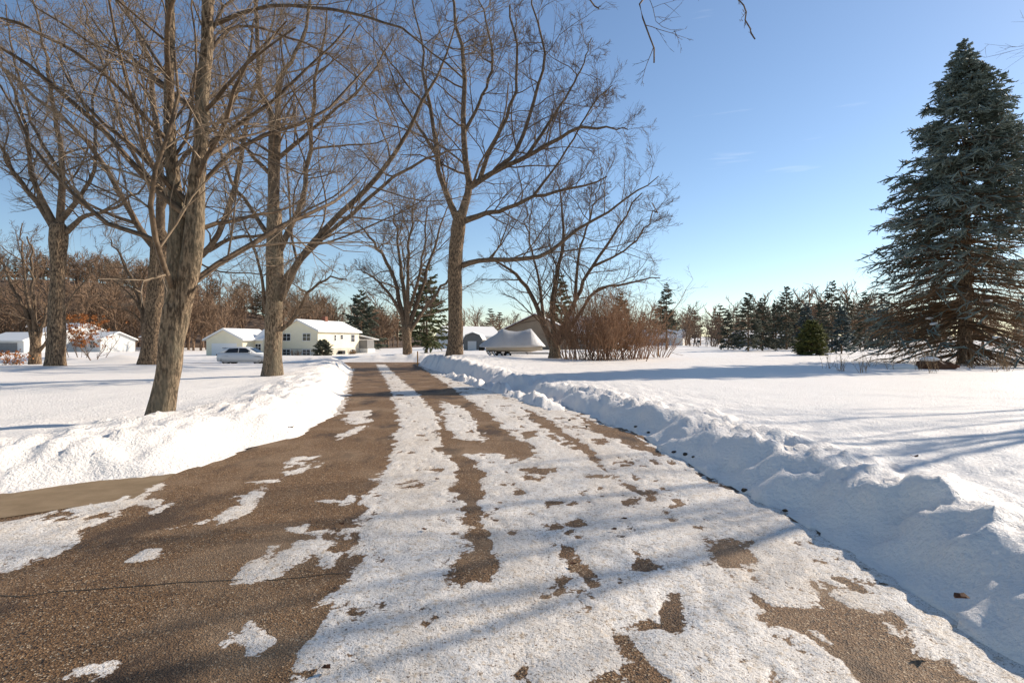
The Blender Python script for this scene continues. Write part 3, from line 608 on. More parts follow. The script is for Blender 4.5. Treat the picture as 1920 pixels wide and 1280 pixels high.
# ------------------------------------------------------------------ conifers
def conifer(name, label, base_pt, H, Rb, seed, needle='conifer', whorls=34, per=9, tw=14, z0=.06, group=None, deadf=0., shape=1.0, droop=.25, sub=2, cat='tree', trunk_r=None, tsize=1.):
    rng = np.random.default_rng(seed); root = empty(name, base_pt, label, cat, group)
    tr = trunk_r or H * .016
    tz = np.linspace(-.4, H, 12); Pt = np.stack([rng.normal(size=12) * .02, rng.normal(size=12) * .02, tz], -1)
    mesh('trunk', *tubes(Pt[None], (tr * (1.02 - np.clip(tz, 0, H) / H))[None], 9), M['bark2'], root)
    zs = H * (z0 + (1 - z0) * (np.linspace(0, 1, whorls) ** .92)); S = []; D = []; Ln = []
    for z in zs[:-1]:
        f = 1 - z / H
        for a in rng.uniform(0, 2 * math.pi, per) if f > .1 else rng.uniform(0, 2 * math.pi, max(4, per // 2)):
            S.append((0, 0, z + rng.normal() * H * .008)); D.append((math.cos(a), math.sin(a), .32 * (1 - f) * 1.8 - .12 * f)); Ln.append(Rb * (f ** .76) * shape * rng.uniform(.68, 1.12) + .12)
    S = np.array(S); D = np.array(D); Ln = np.array(Ln)
    B, Br = grow(rng, S, D, Ln, .012 + Ln * .011, 7, .06, -.02, .3)
    sag = (np.linspace(0, 1, 7) ** 1.4)[None] * (Ln * droop * .45)[:, None]; B[:, :, 2] -= sag; B[:, -2:, 2] += (Ln * .05)[:, None]
    mesh('branches', *tubes(B, Br, 4), M['dead' if deadf else 'limb'], root)
    # side twigs lie flat in the plane of the bough
    N = len(B); idx = np.repeat(np.arange(N), tw); K = len(idx); t = rng.uniform(.16, 1, K)
    f = t * 6; a = np.minimum(f.astype(int), 5); w = (f - a)[:, None]
    s0 = B[idx, a] * (1 - w) + B[idx, a + 1] * w; T = B[idx, a + 1] - B[idx, a]; T /= np.linalg.norm(T, axis=1, keepdims=True) + 1e-9
    side = np.cross(T, [0, 0, 1.]); side /= np.linalg.norm(side, axis=1, keepdims=True) + 1e-9
    sg = np.where(rng.random(K) < .5, -1, 1)[:, None]
    d = T * rng.uniform(.5, 1.1, (K, 1)) + side * sg * rng.uniform(.4, 1, (K, 1)) + np.array([0, 0, -.25]) + rng.normal(size=(K, 3)) * .15
    ln = np.minimum(Ln[idx] * .42 * (1.15 - .7 * t) * rng.uniform(.6, 1.2, K) + .10, 1.5 * tsize)
    fat = tsize * .034
    C, _ = grow(rng, s0, d, ln, np.full(K, fat), 3, .10, -.03)
    Cr = fat * np.array([.7, 1.25, .25])[None] * rng.uniform(.7, 1.3, (K, 1))
    zrel = s0[:, 2] / H; isd = rng.random(K) < deadf * np.clip(1.6 - zrel * 2.7, 0, 1) * np.where(t < .65, 1.3, .8)
    live = ~isd; parts = [tubes(C[live], Cr[live], 3)]
    if sub:
        E, Er = kids(rng, C[live], Cr[live], sub, .15, 1, 42, .5, .8, 2, .1, -.02, fat * .7, .5)
        Er[:] = fat * np.array([1.0, .25])[None]
        parts.append(tubes(E, Er, 3))
    mesh('needles', *join(parts), M[needle], root)
    if isd.any():
        E, Er = kids(rng, C[isd], Cr[isd] * .3, 3, .1, 1, 45, .55, .7, 2, .14, -.02, .008, .6)
        mesh('dead_twigs', *join([tubes(C[isd], np.full((isd.sum(), 3), .011) * np.array([1.2, 1, .4]), 3), tubes(E, Er, 3)]), M['dead'], root)
    return root, B
sp, SB = conifer('blue_spruce', 'tall blue spruce with brown dead lower boughs and scraps of snow', (28.7, 36, hz(28.7, 36) - .05), 20.6, 7.0, 5, 'spruce', 52, 11, 17, .045, sub=4, deadf=.75, shape=1.0, droop=.5, trunk_r=.42, tsize=1.25)
rng = np.random.default_rng(8)
for k in range(26):                          # snow scraps caught on boughs
    b = SB[rng.integers(0, int(len(SB) * .62))]; c = b[rng.integers(3, 6)]
    m_ = MB(); rings = []
    ax_ = b[5] - b[3]; ax_ /= np.linalg.norm(ax_); sd_ = np.cross(ax_, [0, 0, 1]); l_ = rng.uniform(.18, .5)
    for u in np.linspace(-1, 1, 6):
        r_ = .13 * math.sqrt(max(1 - u * u, .02)) * rng.uniform(.8, 1.2)
        rings.append([c + ax_ * u * l_ + sd_ * r_ * 1.4 * math.cos(a) + np.array([0, 0, .05 + r_ * .6 * math.sin(a)]) for a in np.linspace(0, 2 * math.pi, 8)[:-1]])
    m_.loft(rings); m_.build('snow_scrap', M['snow'], sp, True)
cl_ = [(1403, 546, 76, 'conifer', 'slender open spruce at the free end of the evergreen row'), (1430, 556, 80, 'conifer', 'shorter slender spruce next to the free end of the evergreen row'),
  (1455, 562, 92, 'conifer', 'dim spruce filling the gap before the tallest pair of the row'), (1475, 534, 88, 'conifer', 'tall pointed spruce of the row, on the mailbox side of the arborvitae'),
  (1497, 558, 95, 'conifer', 'dull green spruce just behind the tall pointed one'), (1512, 566, 78, 'conifer2', 'blue-green spruce rising right behind the arborvitae'),
  (1540, 560, 100, 'conifer', 'far dark spruce seen between the arborvitae and the tallest spruce'), (1560, 524, 86, 'conifer', 'tallest spruce of the evergreen row, past the arborvitae'),
  (1590, 556, 96, 'conifer', 'dark spruce behind the small snow-flecked blue spruce'), (1622, 545, 92, 'conifer', 'dark spruce half hidden by the boughs of the tall blue spruce'),
  (1365, 580, 88, 'conifer', 'short brownish spruce standing apart near the mailbox'), (1578, 572, 62, 'conifer2', 'small dark blue spruce beside the arborvitae'),
  (1250, 530, 84, 'conifer', 'lone spruce standing before the low white-walled ranch house'), (1655, 550, 80, 'conifer2', 'blue-green spruce directly behind the tall blue spruce boughs')]
for k, (px, py, Y, nd, lb) in enumerate(cl_):
    z = .28; H = CZ + (640 - py) / F * Y - z
    conifer('spruce_tree', lb, ((px - 960) / F * Y, Y, z), H, H * .29, 100 + k, nd, 20, 6, 9, .12 if px != 1250 else .28, droop=.3, sub=1, tsize=1.8)
conifer('arborvitae', 'yellow-green rounded arborvitae before the row of evergreens', ((1522 - 960) / F * 56, 56, .22), 3.5, 1.75, 120, 'arbor', 26, 9, 9, .02, droop=-.7, tsize=1.6, cat='shrub')
conifer('yew_bush', 'dark rounded evergreen bush at the corner of the yellow house', ((605 - 960) / F * 93, 93, -.75), 2.6, 1.9, 121, 'conifer', 14, 8, 8, .02, droop=-.6, tsize=2.2, cat='shrub')
conifer('white_pine', 'soft green pine standing behind the vase-shaped tree', ((800 - 960) / F * 82, 82, .0), 13.0, 4.6, 122, 'pine', 18, 7, 10, .12, droop=.1, tsize=3.2)
conifer('white_pine', 'round dark pine rising behind the yellow house', ((677 - 960) / F * 135, 135, -.5), 14.5, 5.6, 123, 'conifer', 18, 7, 10, .10, droop=.0, tsize=4.5, shape=1.15)
conifer('white_pine', 'dim pine standing behind the thicket', ((1165 - 960) / F * 78, 78, .2), 8.2, 2.6, 124, 'pine', 18, 7, 10, .12, droop=.1, tsize=2.6)
conifer('white_pine', 'dim pine standing behind the leaning tree by the boat', ((1052 - 960) / F * 100, 100, .2), 13.5, 3.6, 125, 'pine', 18, 7, 10, .12, droop=.1, tsize=3.2)
# ------------------------------------------------------------------ far woods
rng = np.random.default_rng(77)
def wood_template(seed):
    r = np.random.default_rng(seed)
    A, Ar = grow(r, np.array([[0, 0, -1.]]), np.array([[0, 0, 1.]]), np.array([9.]), np.array([.15]), 6, .05, .05)
    B, Br = kids(r, A, Ar, 16, .22, 1, 40, .55, .5, 4, .12, .09, .06)
    C, Cr = kids(r, B, Br, 7, .1, 1, 38, .6, .6, 2, .15, .06, .042)
    return join([tubes(A, Ar, 5), tubes(B, Br, 3), tubes(C, Cr, 3)])
def pine_template(seed):
    r = np.random.default_rng(seed); S = []; D = []; Ln = []
    for z in np.linspace(1.5, 9.8, 11):
        for a in r.uniform(0, 6.28, 6):
            S.append((0, 0, z)); D.append((math.cos(a), math.sin(a), r.uniform(-.1, .35))); Ln.append(2.6 * (1 - z / 10.4) ** .7 * r.uniform(.7, 1.2) + .2)
    B, Br = grow(r, np.array(S), np.array(D), np.array(Ln), np.full(len(S), .26), 3, .08, .02, .3)
    C, Cr = kids(r, B, Br, 3, .2, 1, 45, .55, .8, 2, .1, .03, .13)
    A, Ar = grow(r, np.array([[0, 0, -1.]]), np.array([[0, 0, 1.]]), np.array([11.]), np.array([.18]), 4, .01, 0)
    return join([tubes(A, Ar, 4), tubes(B, Br, 3), tubes(C, Cr, 3)])
def scatter(name, label, cat, temps, pts, m, hs):
    parts = []
    for k, (x, y, z) in enumerate(pts):
        v, q = temps[k % len(temps)]; a = rng.uniform(0, 6.28); s = hs * rng.uniform(.7, 1.2); c_, s_ = math.cos(a), math.sin(a)
        w = np.stack([(v[:, 0] * c_ - v[:, 1] * s_) * 1.4, (v[:, 0] * s_ + v[:, 1] * c_) * 1.4, v[:, 2]], -1) * s + [x, y, z]
        parts.append((w, q))
    return tag(mesh(name, *join(parts), m), label, cat, kind='stuff')
wt = [wood_template(s) for s in range(5)]; pt_ = [pine_template(s) for s in range(3)]
def spots(n, px0, px1, y0, y1):
    px = rng.uniform(px0, px1, n); Y = y0 + (y1 - y0) * rng.random(n); x = (px - 960) / F * Y
    return np.stack([x, Y, height(x, Y)], -1)
A_ = np.concatenate([spots(120, -100, 720, 155, 250), spots(90, -100, 640, 245, 305), spots(60, -60, 460, 140, 170)])
scatter('hillside_wood', 'brown leafless wood covering the rise behind the houses', 'woodland', wt, A_, M['farwood'], 1.65)
B_ = np.concatenate([spots(34, -100, 420, 270, 310), spots(14, 300, 760, 210, 290)])
scatter('hilltop_pines', 'dark pines along the crest of the wooded rise', 'woodland', pt_, B_, M['farpine'], 1.1)
C_ = np.concatenate([spots(80, 640, 1300, 160, 250), spots(50, 1270, 1720, 150, 240), spots(26, 1420, 1700, 105, 140), spots(40, 1600, 2050, 110, 200)])
scatter('far_wood', 'distant leafless wood behind the boat and the far lawn', 'woodland', wt, C_, M['farwood'], 1.2)
D_ = np.concatenate([spots(18, 700, 1320, 190, 260), spots(30, 1280, 1720, 150, 260), spots(12, 1640, 2100, 100, 190)])
scatter('far_pines', 'distant dark pines behind the far lawn', 'woodland', pt_, D_, M['farpine'], 1.15)
# ------------------------------------------------------------------ buildings
def window(root, x0, x1, z0, z1, y, axis='y', sash=True):
    """double window on a wall face; local coords, face looking to -y (axis y) or +x (axis x)"""
    def b(a0, a1, c0, c1, d0, d1):
        m = MB()
        return m.box(a0, a1, y - d1, y - d0, c0, c1) if axis == 'y' else m.box(y + d0, y + d1, a0, a1, c0, c1)
    f = b(x0 - .09, x1 + .09, z0 - .09, z1 + .09, .0, .05).build('window', M['white'], root)
    mid = (x0 + x1) / 2; g = .05
    for (a0, a1) in ((x0, mid - g), (mid + g, x1)) if sash else ((x0, x1),):
        b(a0, a1, z0, z1, .052, .065).build('pane', M['glass'], f)
        b(a0, a1, (z0 + z1) / 2 - .025, (z0 + z1) / 2 + .025, .066, .08).build('sash_bar', M['white'], f)
def gable_block(root, x0, x1, y0, y1, eave, ridge, wallm, over=.45, trim='white', ridge_axis='y', zb=-.4):
    xm = (x0 + x1) / 2; ym = (y0 + y1) / 2
    def tr(pts): return pts if ridge_axis == 'y' else [(p[1], p[0], p[2]) for p in pts]
    if ridge_axis == 'y': a0, a1, b0, b1, am = x0, x1, y0, y1, xm
    else: a0, a1, b0, b1, am = y0, y1, x0, x1, ym
    w = MB(); prof = [(a0, zb), (a1, zb), (a1, eave), (am, ridge), (a0, eave)]
    w.loft([tr([(x, b0, z) for x, z in prof]), tr([(x, b1, z) for x, z in prof])]); w.build('wall', M[wallm], root)
    sl_ = (ridge - eave) / (am - a0); ov = over
    def slab(t0, t1, oo, ee, nm, mm):
        s_ = MB(); ze = eave - sl_ * oo
        for pr in ([(a0 - oo, ze + t0), (am, ridge + t0), (am, ridge + t1), (a0 - oo, ze + t1)], [(am, ridge + t0), (a1 + oo, ze + t0), (a1 + oo, ze + t1), (am, ridge + t1)]):
            s_.loft([tr([(x, b0 - ee, z) for x, z in pr]), tr([(x, b1 + ee, z) for x, z in pr])])
        return s_.build(nm, M[mm], root)
    rf = slab(.01, .13, ov, ov, 'roof', trim)
    sn = slab(.133, .28, ov - .06, ov - .06, 'roof_snow', 'roofsnow'); sn.parent = rf
    return rf
A15 = R(-15)
hs = empty('yellow_house', (-36.5, 97, -.8), 'pale yellow split-level house with attached garage and snowy roof', 'house', rz=A15)
gable_block(hs, -3.85, 3.85, 0, 13.5, 4.25, 6.0, 'yellow')
MB().box(-3.88, 3.88, -.05, 13.55, -.4, 1.25).build('foundation', M['found'], hs)
for (a, c) in ((-2.9, -1.5), (1.0, 2.4)):
    window(hs, a, c, 2.6, 3.75, -.001); window(hs, a, c, .1, 1.05, -.051)
window(hs, 10.6, 11.7, 2.4, 3.7, 3.852, 'x'); window(hs, 7.0, 7.7, 2.9, 3.6, 3.852, 'x', False); window(hs, 5.0, 5.4, 2.6, 3.6, 3.852, 'x', False); window(hs, 10.6, 11.7, .15, .95, 3.882, 'x')
MB().box(-.4, .4, 7.5, 8.3, 5.2, 7.0).build('chimney', M['brick'], hs)
MB().box(3.9, 4.7, 6.2, 7.2, -.2, .8).build('air_conditioner', M['dark'], hs)
pr_ = MB(); pr_.box(2.0, 5.6, 13.56, 16.5, -.4, 1.1); pr_.build('porch_base', M['whitesid'], hs)
MB().box(2.2, 5.5, 13.6, 16.3, 1.1, 2.7).build('porch_screen', M['grey'], hs)
MB().loft([[(1.6, 13.6, 3.5), (4.2, 13.6, 3.5), (4.2, 13.6, 3.7), (1.6, 13.6, 3.7)], [(1.6, 17, 2.7), (6.2, 17, 2.7), (6.2, 17, 2.9), (1.6, 17, 2.9)]]).build('porch_roof', M['roofsnow'], hs)
gable_block(hs, -12.6, -5.5, -6.7, 1.2, 2.75, 4.35, 'yellow')
gable_block(hs, -5.45, -3.9, -4.0, 1.0, 2.7, 4.25, 'yellow', over=.25, ridge_axis='x')
dr_ = MB().box(-11.5, -6.6, -6.74, -6.702, -.3, 2.15).build('garage_door', M['white'], hs)
for k in range(4): MB().box(-11.45, -6.65, -6.76, -6.742, -.2 + k * .59, .34 + k * .59).build('panel', M['white'], dr_)
window(hs, -5.2, -4.2, 1.0, 2.0, -4.003)
wh = empty('white_house', (-103, 122, -.75), 'white two-storey house with dark shutters behind the forking tree', 'house', rz=R(-20))
gable_block(wh, -9, 1.5, 6, 15, 4.6, 6.4, 'whitesid', ridge_axis='x')
gable_block(wh, -12, .9, -2, 5.9, 2.6, 4.2, 'whitesid', ridge_axis='x')
gable_block(wh, 1.6, 9.5, 8, 16, 2.8, 4.4, 'whitesid', ridge_axis='x')
window(wh, -1.0, 0.0, 3.2, 4.3, 5.99, sash=False)
for a in (-1.5, .15): MB().box(a, a + .35, 5.9, 5.985, 3.1, 4.4).build('shutter', M['dark'], wh)
MB().box(-8, -1.2, -2.06, -2.004, -.3, 2.1).build('garage_door', M['grey'], wh)
window(wh, 3, 4.6, 1.0, 2.4, 7.99); window(wh, 6.2, 7.8, 1.0, 2.4, 7.99)
bh = empty('brown_house', (3.6, 88, .2), 'brown gabled house behind the covered boat', 'house', rz=R(-10))
gable_block(bh, -5.2, 5.2, 0, 12, 3.1, 5.55, 'brown', over=.6, trim='maroon')
gable_block(bh, 5.3, 12.5, 3, 11, 2.7, 5.3, 'brown', over=.5, trim='maroon', ridge_axis='x')
window(bh, 6.5, 8.0, .9, 2.2, 2.99)
rh = empty('ranch_house', (42, 166, .35), 'low white-walled ranch house behind the lone spruce', 'house', rz=R(-25))
gable_block(rh, -9, 7.5, 0, 8.5, 2.5, 4.6, 'whitesid', over=.7, ridge_axis='x'); window(rh, -6, -4, .9, 2.0, -.002); window(rh, 1, 3, .9, 2.0, -.002)
rh = empty('grey_house', (68, 150, .3), 'low dark grey house glimpsed through the evergreen row', 'house', rz=R(10))
gable_block(rh, -7, 7, 0, 8, 2.4, 4.0, 'grey', over=.6, ridge_axis='x'); window(rh, -3, -1, .9, 2.0, -.002)
rh = empty('far_house', (-7.0, 118, .2), 'house with a broad white snowy roof behind the grey shed', 'house', rz=R(28))
gable_block(rh, -6, 5, 0, 8, 2.5, 4.4, 'whitesid', over=.5, ridge_axis='x'); window(rh, -4, -2.5, .9, 2.0, -.002)
sh = empty('garden_shed', (-6.1, 88, .35), 'small grey shed with gambrel roof and white door behind the boat', 'shed', rz=R(-8))
gp = [(-1.4, -.3), (1.4, -.3), (1.4, 1.6), (1.0, 2.2), (0, 2.55), (-1.0, 2.2), (-1.4, 1.6)]
MB().prism(gp, 0, 3.2).build('wall', M['grey'], sh)
rs = MB(); lo_ = [(-1.55, 1.5), (-1.08, 2.27), (0, 2.66), (1.08, 2.27), (1.55, 1.5)]; hi_ = [(-1.62, 1.54), (-1.13, 2.37), (0, 2.78), (1.13, 2.37), (1.62, 1.54)]
for k in range(4): rs.prism([lo_[k], lo_[k + 1], hi_[k + 1], hi_[k]], -.12, 3.3)
rs.build('roof', M['roofsnow'], sh)
MB().box(-.75, .6, -.06, -.004, -.2, 1.35).build('door', M['white'], sh)
# ------------------------------------------------------------------ white car
car = empty('parked_car', (-23.4, 50.0, -.36), 'white compact SUV parked before the yellow garage', 'car', rz=R(3))
def ring(x, w, zb, zt, wt):                  # cross-section of the lower body at x
    return [(x, -w, zb), (x, -w * 1.03, (zb + zt) * .5), (x, -wt, zt), (x, wt, zt), (x, w * 1.03, (zb + zt) * .5), (x, w, zb)]
bd = MB(); bd.loft([ring(-2.18, .70, .42, .92, .62), ring(-2.08, .84, .30, 1.0, .78), ring(-1.5, .89, .24, 1.02, .82), ring(0, .90, .22, 1.0, .83), ring(.9, .90, .22, .98, .82), ring(1.6, .88, .24, .93, .76), ring(2.05, .80, .30, .82, .66), ring(2.2, .62, .40, .70, .5)])
body = bd.build('body', M['car'], car, True)
cb = MB(); cr = lambda x, w, zb, zt, wt: [(x, -w, zb), (x, -wt, zt), (x, wt, zt), (x, w, zb)]
cb.loft([cr(-2.05, .78, .96, 1.02, .70), cr(-1.55, .81, .96, 1.42, .60), cr(-.8, .82, .96, 1.54, .62), cr(.1, .82, .96, 1.53, .62), cr(.55, .82, .96, 1.42, .61), cr(1.25, .80, .94, .99, .70)])
cb.build('cabin', M['car'], car, True)
for s_ in (-1, 1):
    g_ = MB(); o_ = [(-1.5, 1.04), (-1.15, 1.38), (-.35, 1.44), (-.35, 1.04)]; o2 = [(-.28, 1.04), (-.28, 1.44), (.30, 1.42), (.85, 1.05)]
    for q_ in (o_, o2):
        pts = []
        for (x, z) in q_: pts.append((x, s_ * (.835 - (z - .96) * .36), z))
        g2 = MB(); g2.loft([pts, [(x, y - s_ * .03, z) for x, y, z in pts]]); g2.build('side_window', M['glass'], car)
    MB().box(.62, .80, s_ * .86 - .06 + (s_ * .06), s_ * .86 + .06 + (s_ * .06), 1.02, 1.15).build('mirror', M['car'], car)
    for x in (-1.33, 1.32):
        for nm, r_, w0, w1, mm in (('tyre', .34, .66, .88, 'tyre'), ('rim', .22, .87, .895, 'rim')):
            k_ = MB(); an = np.linspace(0, 2 * math.pi, 21)[:-1]
            k_.loft([[(x + r_ * math.cos(a), s_ * w0, .34 + r_ * math.sin(a)) for a in an], [(x + r_ * math.cos(a), s_ * w1, .34 + r_ * math.sin(a)) for a in an]])
            if nm == 'tyre': wl = k_.build('wheel', M[mm], car)
            else: k_.build('rim', M[mm], wl)
        k_ = MB(); an = np.linspace(-.15, math.pi + .15, 14)
        k_.loft([[(x + .44 * math.cos(a), s_ * y_, .34 + .44 * math.sin(a)) for a in an] + [(x + .36 * math.cos(a), s_ * y_, .34 + .36 * math.sin(a)) for a in an[::-1]] for y_ in (.80, .905)], cap=False)
        k_.build('wheel_arch', M['dark'], car)
    MB().box(1.85, 2.1, s_ * .62 - .12, s_ * .62 + .12, .68, .80).build('headlight', M['white'], car)
    MB().box(-2.2, -2.02, s_ * .66 - .1, s_ * .66 + .1, .80, .92).build('tail_light', M['maroon'], car)
ws = MB(); ws.loft([[(.60, -.58, 1.42), (.60, .58, 1.42), (1.22, .68, 1.03), (1.22, -.68, 1.03)], [(.63, -.58, 1.44), (.63, .58, 1.44), (1.25, .68, 1.05), (1.25, -.68, 1.05)]]); ws.build('windscreen', M['glass'], car)
MB().box(-1.78, -1.45, -.55, .55, 1.42, 1.46).build('spoiler', M['dark'], car)
# ------------------------------------------------------------------ covered boat on a trailer
bz = hz(-.2, 55)
bt = empty('covered_boat', (0, 55, bz - .28), 'motor boat on a trailer under a pale grey tarpaulin', 'boat', rz=R(4))
HX = [-2.5, -2.3, -1, .5, 1.8, 2.6, 2.95]; HW = [1.05, 1.1, 1.15, 1.12, .85, .4, .06]
hb_ = MB(); hb_.loft([[(x, -w, 1.05 + .03 * k), (x, -w * .9, .75), (x, 0, .58 + (.25 if k > 4 else 0)), (x, w * .9, .75), (x, w, 1.05 + .03 * k)] for k, (x, w) in enumerate(zip(HX, HW))]); hb_.build('hull', M['hull'], bt, True)
TX = np.array([-3.15, -2.7, -2.2, -1.6, -.95, -.85, -.3, .4, 1.1, 1.75, 1.85, 2.3, 2.8, 3.25]); TZ = np.array([1.25, 1.6, 1.95, 2.3, 2.82, 2.84, 2.66, 2.58, 2.66, 2.86, 2.84, 2.3, 1.7, 1.2])
rg = []
for x, z in zip(TX, TZ):
    w = np.interp(x, [-3.15, -2.5, 1.5, 2.6, 3.25], [.85, 1.2, 1.25, .75, .15]); zb_ = np.interp(x, [-3.15, -2.5, 3.25], [1.12, 1.0, 1.14])
    pr2 = [(-1, 0), (-.93, .22), (-.72, .50), (-.36, .82), (-.08, 1), (.08, 1), (.36, .82), (.72, .50), (.93, .22), (1, 0)]
    rg.append([(x, a * w, zb_ + (z - zb_) * (b ** 1.25) + .03 * math.sin(x * 9 + a * 5) * (1 - b)) for a, b in pr2])
tb = MB(); tb.loft(rg); tb.build('tarpaulin', M['tarp'], bt, True)
tf = MB(); tf.box(-2.4, 3.6, -.75, -.65, .42, .52); tf.box(-2.4, 3.6, .65, .75, .42, .52); tf.box(-2.3, -2.2, -.8, .8, .4, .55); tf.box(1.4, 1.5, -.8, .8, .4, .55); tf.box(3.5, 4.3, -.06, .06, .42, .52); tf.build('trailer_frame', M['dark'], bt)
for x in (-1.25, -.45):
    for s_ in (-1, 1):
        k_ = MB(); an = np.linspace(0, 2 * math.pi, 17)[:-1]; k_.loft([[(x + .33 * math.cos(a), s_ * y_, .3 + .33 * math.sin(a)) for a in an] for y_ in (.85, 1.05)]); w_ = k_.build('trailer_wheel', M['tyre'], bt)
        k_ = MB(); k_.loft([[(x + .17 * math.cos(a), s_ * y_, .3 + .17 * math.sin(a)) for a in an] for y_ in (1.04, 1.06)]); k_.build('rim', M['white'], w_)
for x in (-2.35, -1.9):
    k_ = MB(); k_.loft([[(x - .12, -1.2, .75), (x + .12, -1.2, .75), (x + .12, -1.05, .75), (x - .12, -1.05, .75)], [(x + .22, -1.25, .02), (x + .46, -1.25, .02), (x + .46, -1.1, .02), (x + .22, -1.1, .02)]]); k_.build('trailer_fender', M['dark'], bt)
    k_ = MB(); k_.loft([[(x - .05, -1.26, .7), (x + .06, -1.26, .7), (x + .06, -1.21, .7), (x - .05, -1.21, .7)], [(x + .28, -1.31, .12), (x + .39, -1.31, .12), (x + .39, -1.26, .12), (x + .28, -1.26, .12)]]); k_.build('fender_stripe', M['white'], bt)
MB().box(-3.2, -2.7, -.25, .25, .75, 1.15).build('outboard_motor', M['dark'], bt)
# ------------------------------------------------------------------ small things
for (px, py, Y, lb) in ((1234, 655, 52, 'orange wooden marker stake in the snow beside the leaning saplings'), (783, 672, 46, 'short wooden marker stake at the corner of the driveway bank')):
    p = P(px, py, Y); m_ = MB(); hh = .85 if px > 1000 else .55
    m_.loft([[(-.045, -.03, -.6), (.045, -.03, -.6), (.045, .03, -.6), (-.045, .03, -.6)], [(-.045, -.03, hh), (.045, -.03, hh), (.045, .03, hh), (-.045, .03, hh)], [(-.01, -.01, hh + .05), (.01, -.01, hh + .05), (.01, .01, hh + .05), (-.01, .01, hh + .05)]])
    o = m_.build('marker_stake', M['stake']); o.location = p; tag(o, lb, 'stake')
p = P(1310, 652, 120); mbx = empty('mailbox', p, 'dark mailbox on a post by the far road', 'mailbox')
MB().box(-.06, .06, -.06, .06, -.4, 1.1).build('post', M['brown'], mbx)
an = np.linspace(0, math.pi, 9); pr = [(-.22, 1.1), (.22, 1.1)] + [(.22 * math.cos(a), 1.4 + .22 * math.sin(a)) for a in an]
MB().prism(pr, -.3, .3).build('box', M['dark'], mbx)
# uprooted stump with a snow cap
lx, ly = 21.4, 29.0; lg = empty('fallen_log', (lx, ly, hz(lx, ly)), 'broken brown stump capped with snow on the open lawn', 'log', rz=R(-18))
r_g = np.random.default_rng(4); rg = []
for x, r_ in zip(np.linspace(-.75, 1.15, 16), np.interp(np.linspace(0, 1, 16), [0, .12, .35, .7, 1], [.10, .34, .40, .26, .06])):
    rg.append([(x, r_ * math.cos(a) * 1.1, .14 + r_ * .9 * math.sin(a)) for a in np.linspace(0, 2 * math.pi, 17)[:-1]])
rg = np.array(rg); rg = rg + .09 * np.stack([fbm(rg * 3, 3, q) for q in (1, 2, 3)], -1) + .05 * np.stack([vnoise(rg * 11, q) for q in (4, 5, 6)], -1)
m_ = MB(); m_.loft([list(map(tuple, r_)) for r_ in rg]); m_.build('wood', M['deadleaf'], lg)
rg = [[(x, r_ * 1.1 * math.cos(a), .50 + r_ * .5 * math.sin(a)) for a in np.linspace(0, 2 * math.pi, 11)[:-1]] for x, r_ in zip(np.linspace(-.55, .35, 7), (.05, .2, .29, .31, .28, .2, .05))]
m_ = MB(); m_.loft(rg); m_.build('snow_cap', M['snow'], lg, True)
rg = [[(x, -.1 + r_ * 1.3 * math.cos(a), .05 + r_ * .7 * math.sin(a)) for a in np.linspace(0, 2 * math.pi, 11)[:-1]] for x, r_ in zip(np.linspace(-1.9, -.6, 7), (.04, .2, .3, .34, .32, .24, .1))]
m_ = MB(); m_.loft(rg); m_.build('snow_lump', M['snow'], lg, True)
# dry weeds round the stump, brush under the spruce
r_g = np.random.default_rng(21)
for k in range(22):
    px = r_g.uniform(1545, 1900); Y = r_g.uniform(25, 32); x = (px - 960) / F * Y; n = r_g.integers(4, 9)
    S = np.stack([r_g.normal(size=n) * .10, r_g.normal(size=n) * .10, np.full(n, -.1)], -1); D = np.stack([r_g.normal(size=n) * .25, r_g.normal(size=n) * .25, np.ones(n)], -1)
    A, Ar = grow(r_g, S, D, r_g.uniform(.5, 1.35, n), np.full(n, .012), 6, .10, 0.)
    B, Br = kids(r_g, A, Ar, 3, .4, 1, 40, .35, .7, 4, .15, .02, .007)
    o = mesh('dry_weed', *join([tubes(A, Ar, 4), tubes(B, Br, 3)]), M['straw']); o.location = (x, Y, hz(x, Y)); tag(o, 'tuft of dry weed stalks poking through the snow near the stump', 'weed', 'dry weeds near the stump')
bush('brush_pile', 'tangle of pale bare twigs at the foot of the tall spruce', 1835, 684, 34.5, 1.3, 2.6, 16, 90, 'straw', 'brush', upb=-.05)
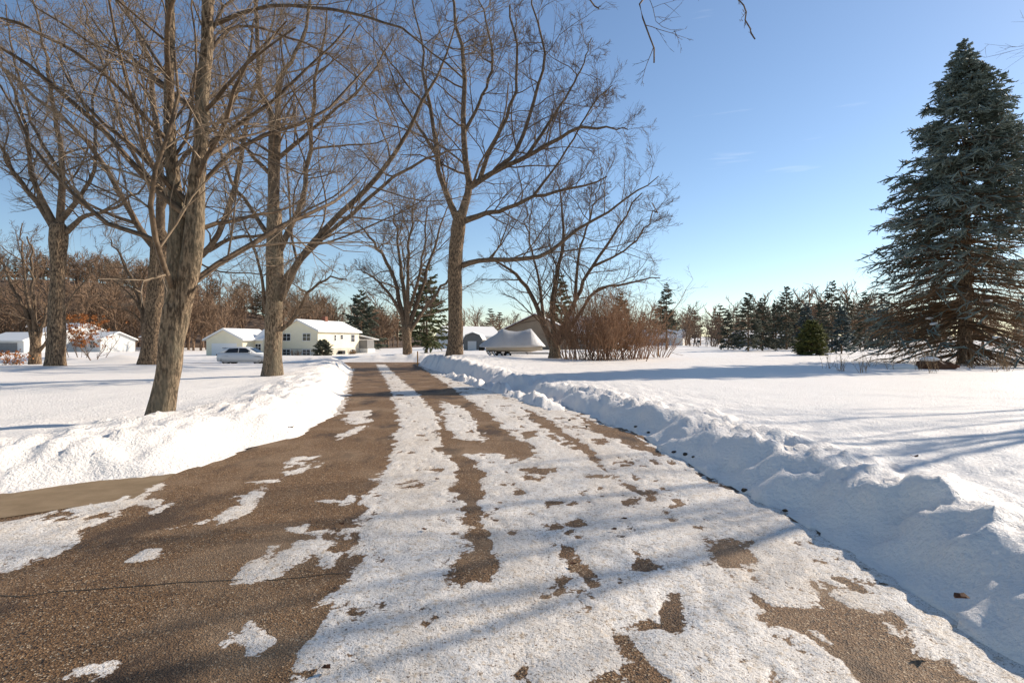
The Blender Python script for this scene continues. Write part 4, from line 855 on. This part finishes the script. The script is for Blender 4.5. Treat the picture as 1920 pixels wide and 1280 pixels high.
# dead leaves and clods
def leaf(px, py, z, size, lb, grp, m='deadleaf'):
    d = (CZ - z) * F / (py - 640); x = (px - 960) / F * d; r = np.random.default_rng(int(px))
    a = np.linspace(0, 2 * math.pi, 13)[:-1]; rad = size * (.55 + .45 * np.abs(np.cos(a * 2.5))) * (1 + .2 * r.normal(size=12)); th = r.uniform(0, 6.28)
    V = np.stack([rad * np.cos(a + th), rad * .6 * np.sin(a + th), .3 * size * np.cos(2 * a) * .6 + .012 + rad * .15], -1); V = np.vstack([V, [[0, 0, .008]]])
    top = V + [0, 0, .003]; n = 13
    T = [(12, k, (k + 1) % 12) for k in range(12)] + [(n + 12, n + (k + 1) % 12, n + k) for k in range(12)]
    o = mesh('dead_leaf', np.vstack([top, V]), np.array(T), M[m], None, False)
    zz = max(hz(x, d), z) if z > .05 else z
    o.location = (x, d, zz + .004); tag(o, lb, 'leaf', grp)
leaf(1803, 1125, .22, .055, 'large red-brown curled leaf lying on the shaded snow bank', None)
leaf(1715, 858, .50, .05, 'tan curled leaf on the crest of the driveway bank', None)
leaf(545, 803, .25, .06, 'brown leaf on the sunlit bank near the split maple', None)
for (px, py) in ((610, 1257), (640, 985), (1170, 975), (797, 995), (1150, 995), (765, 915), (820, 900), (1075, 1060)):
    leaf(px, py, .012, .03, 'small brown leaf on the packed snow of the driveway', 'leaves on the driveway')
def clod(px, py, size, z=.02):
    d = (CZ - z) * F / (py - 640); x = (px - 960) / F * d; r = np.random.default_rng(int(px * 7))
    rg = [[(u * size * 1.3, size * q * math.cos(a) * r.uniform(.75, 1.2), size * .75 * q * math.sin(a) * r.uniform(.75, 1.2)) for a in np.linspace(0, 2 * math.pi, 9)[:-1]] for u, q in ((-1, .3), (-.6, .8), (0, 1), (.6, .75), (1, .25))]
    m_ = MB(); m_.loft(rg); o = m_.build('dirt_clod', M['clod'], None, True); o.location = (x, d, max(z, hz(x, d)) + size * .3); o.rotation_euler = (0, 0, r.uniform(0, 3)); tag(o, 'dark dirt clod at the foot of the shaded bank', 'clod', 'dirt clods along the bank')
for c_ in ((1192, 806, .028), (1216, 812, .035), (1264, 850, .03), (1285, 856, .034), (1300, 862, .02), (1396, 920, .03), (1472, 958, .02), (1068, 788, .03), (1100, 800, .025)): clod(*c_)
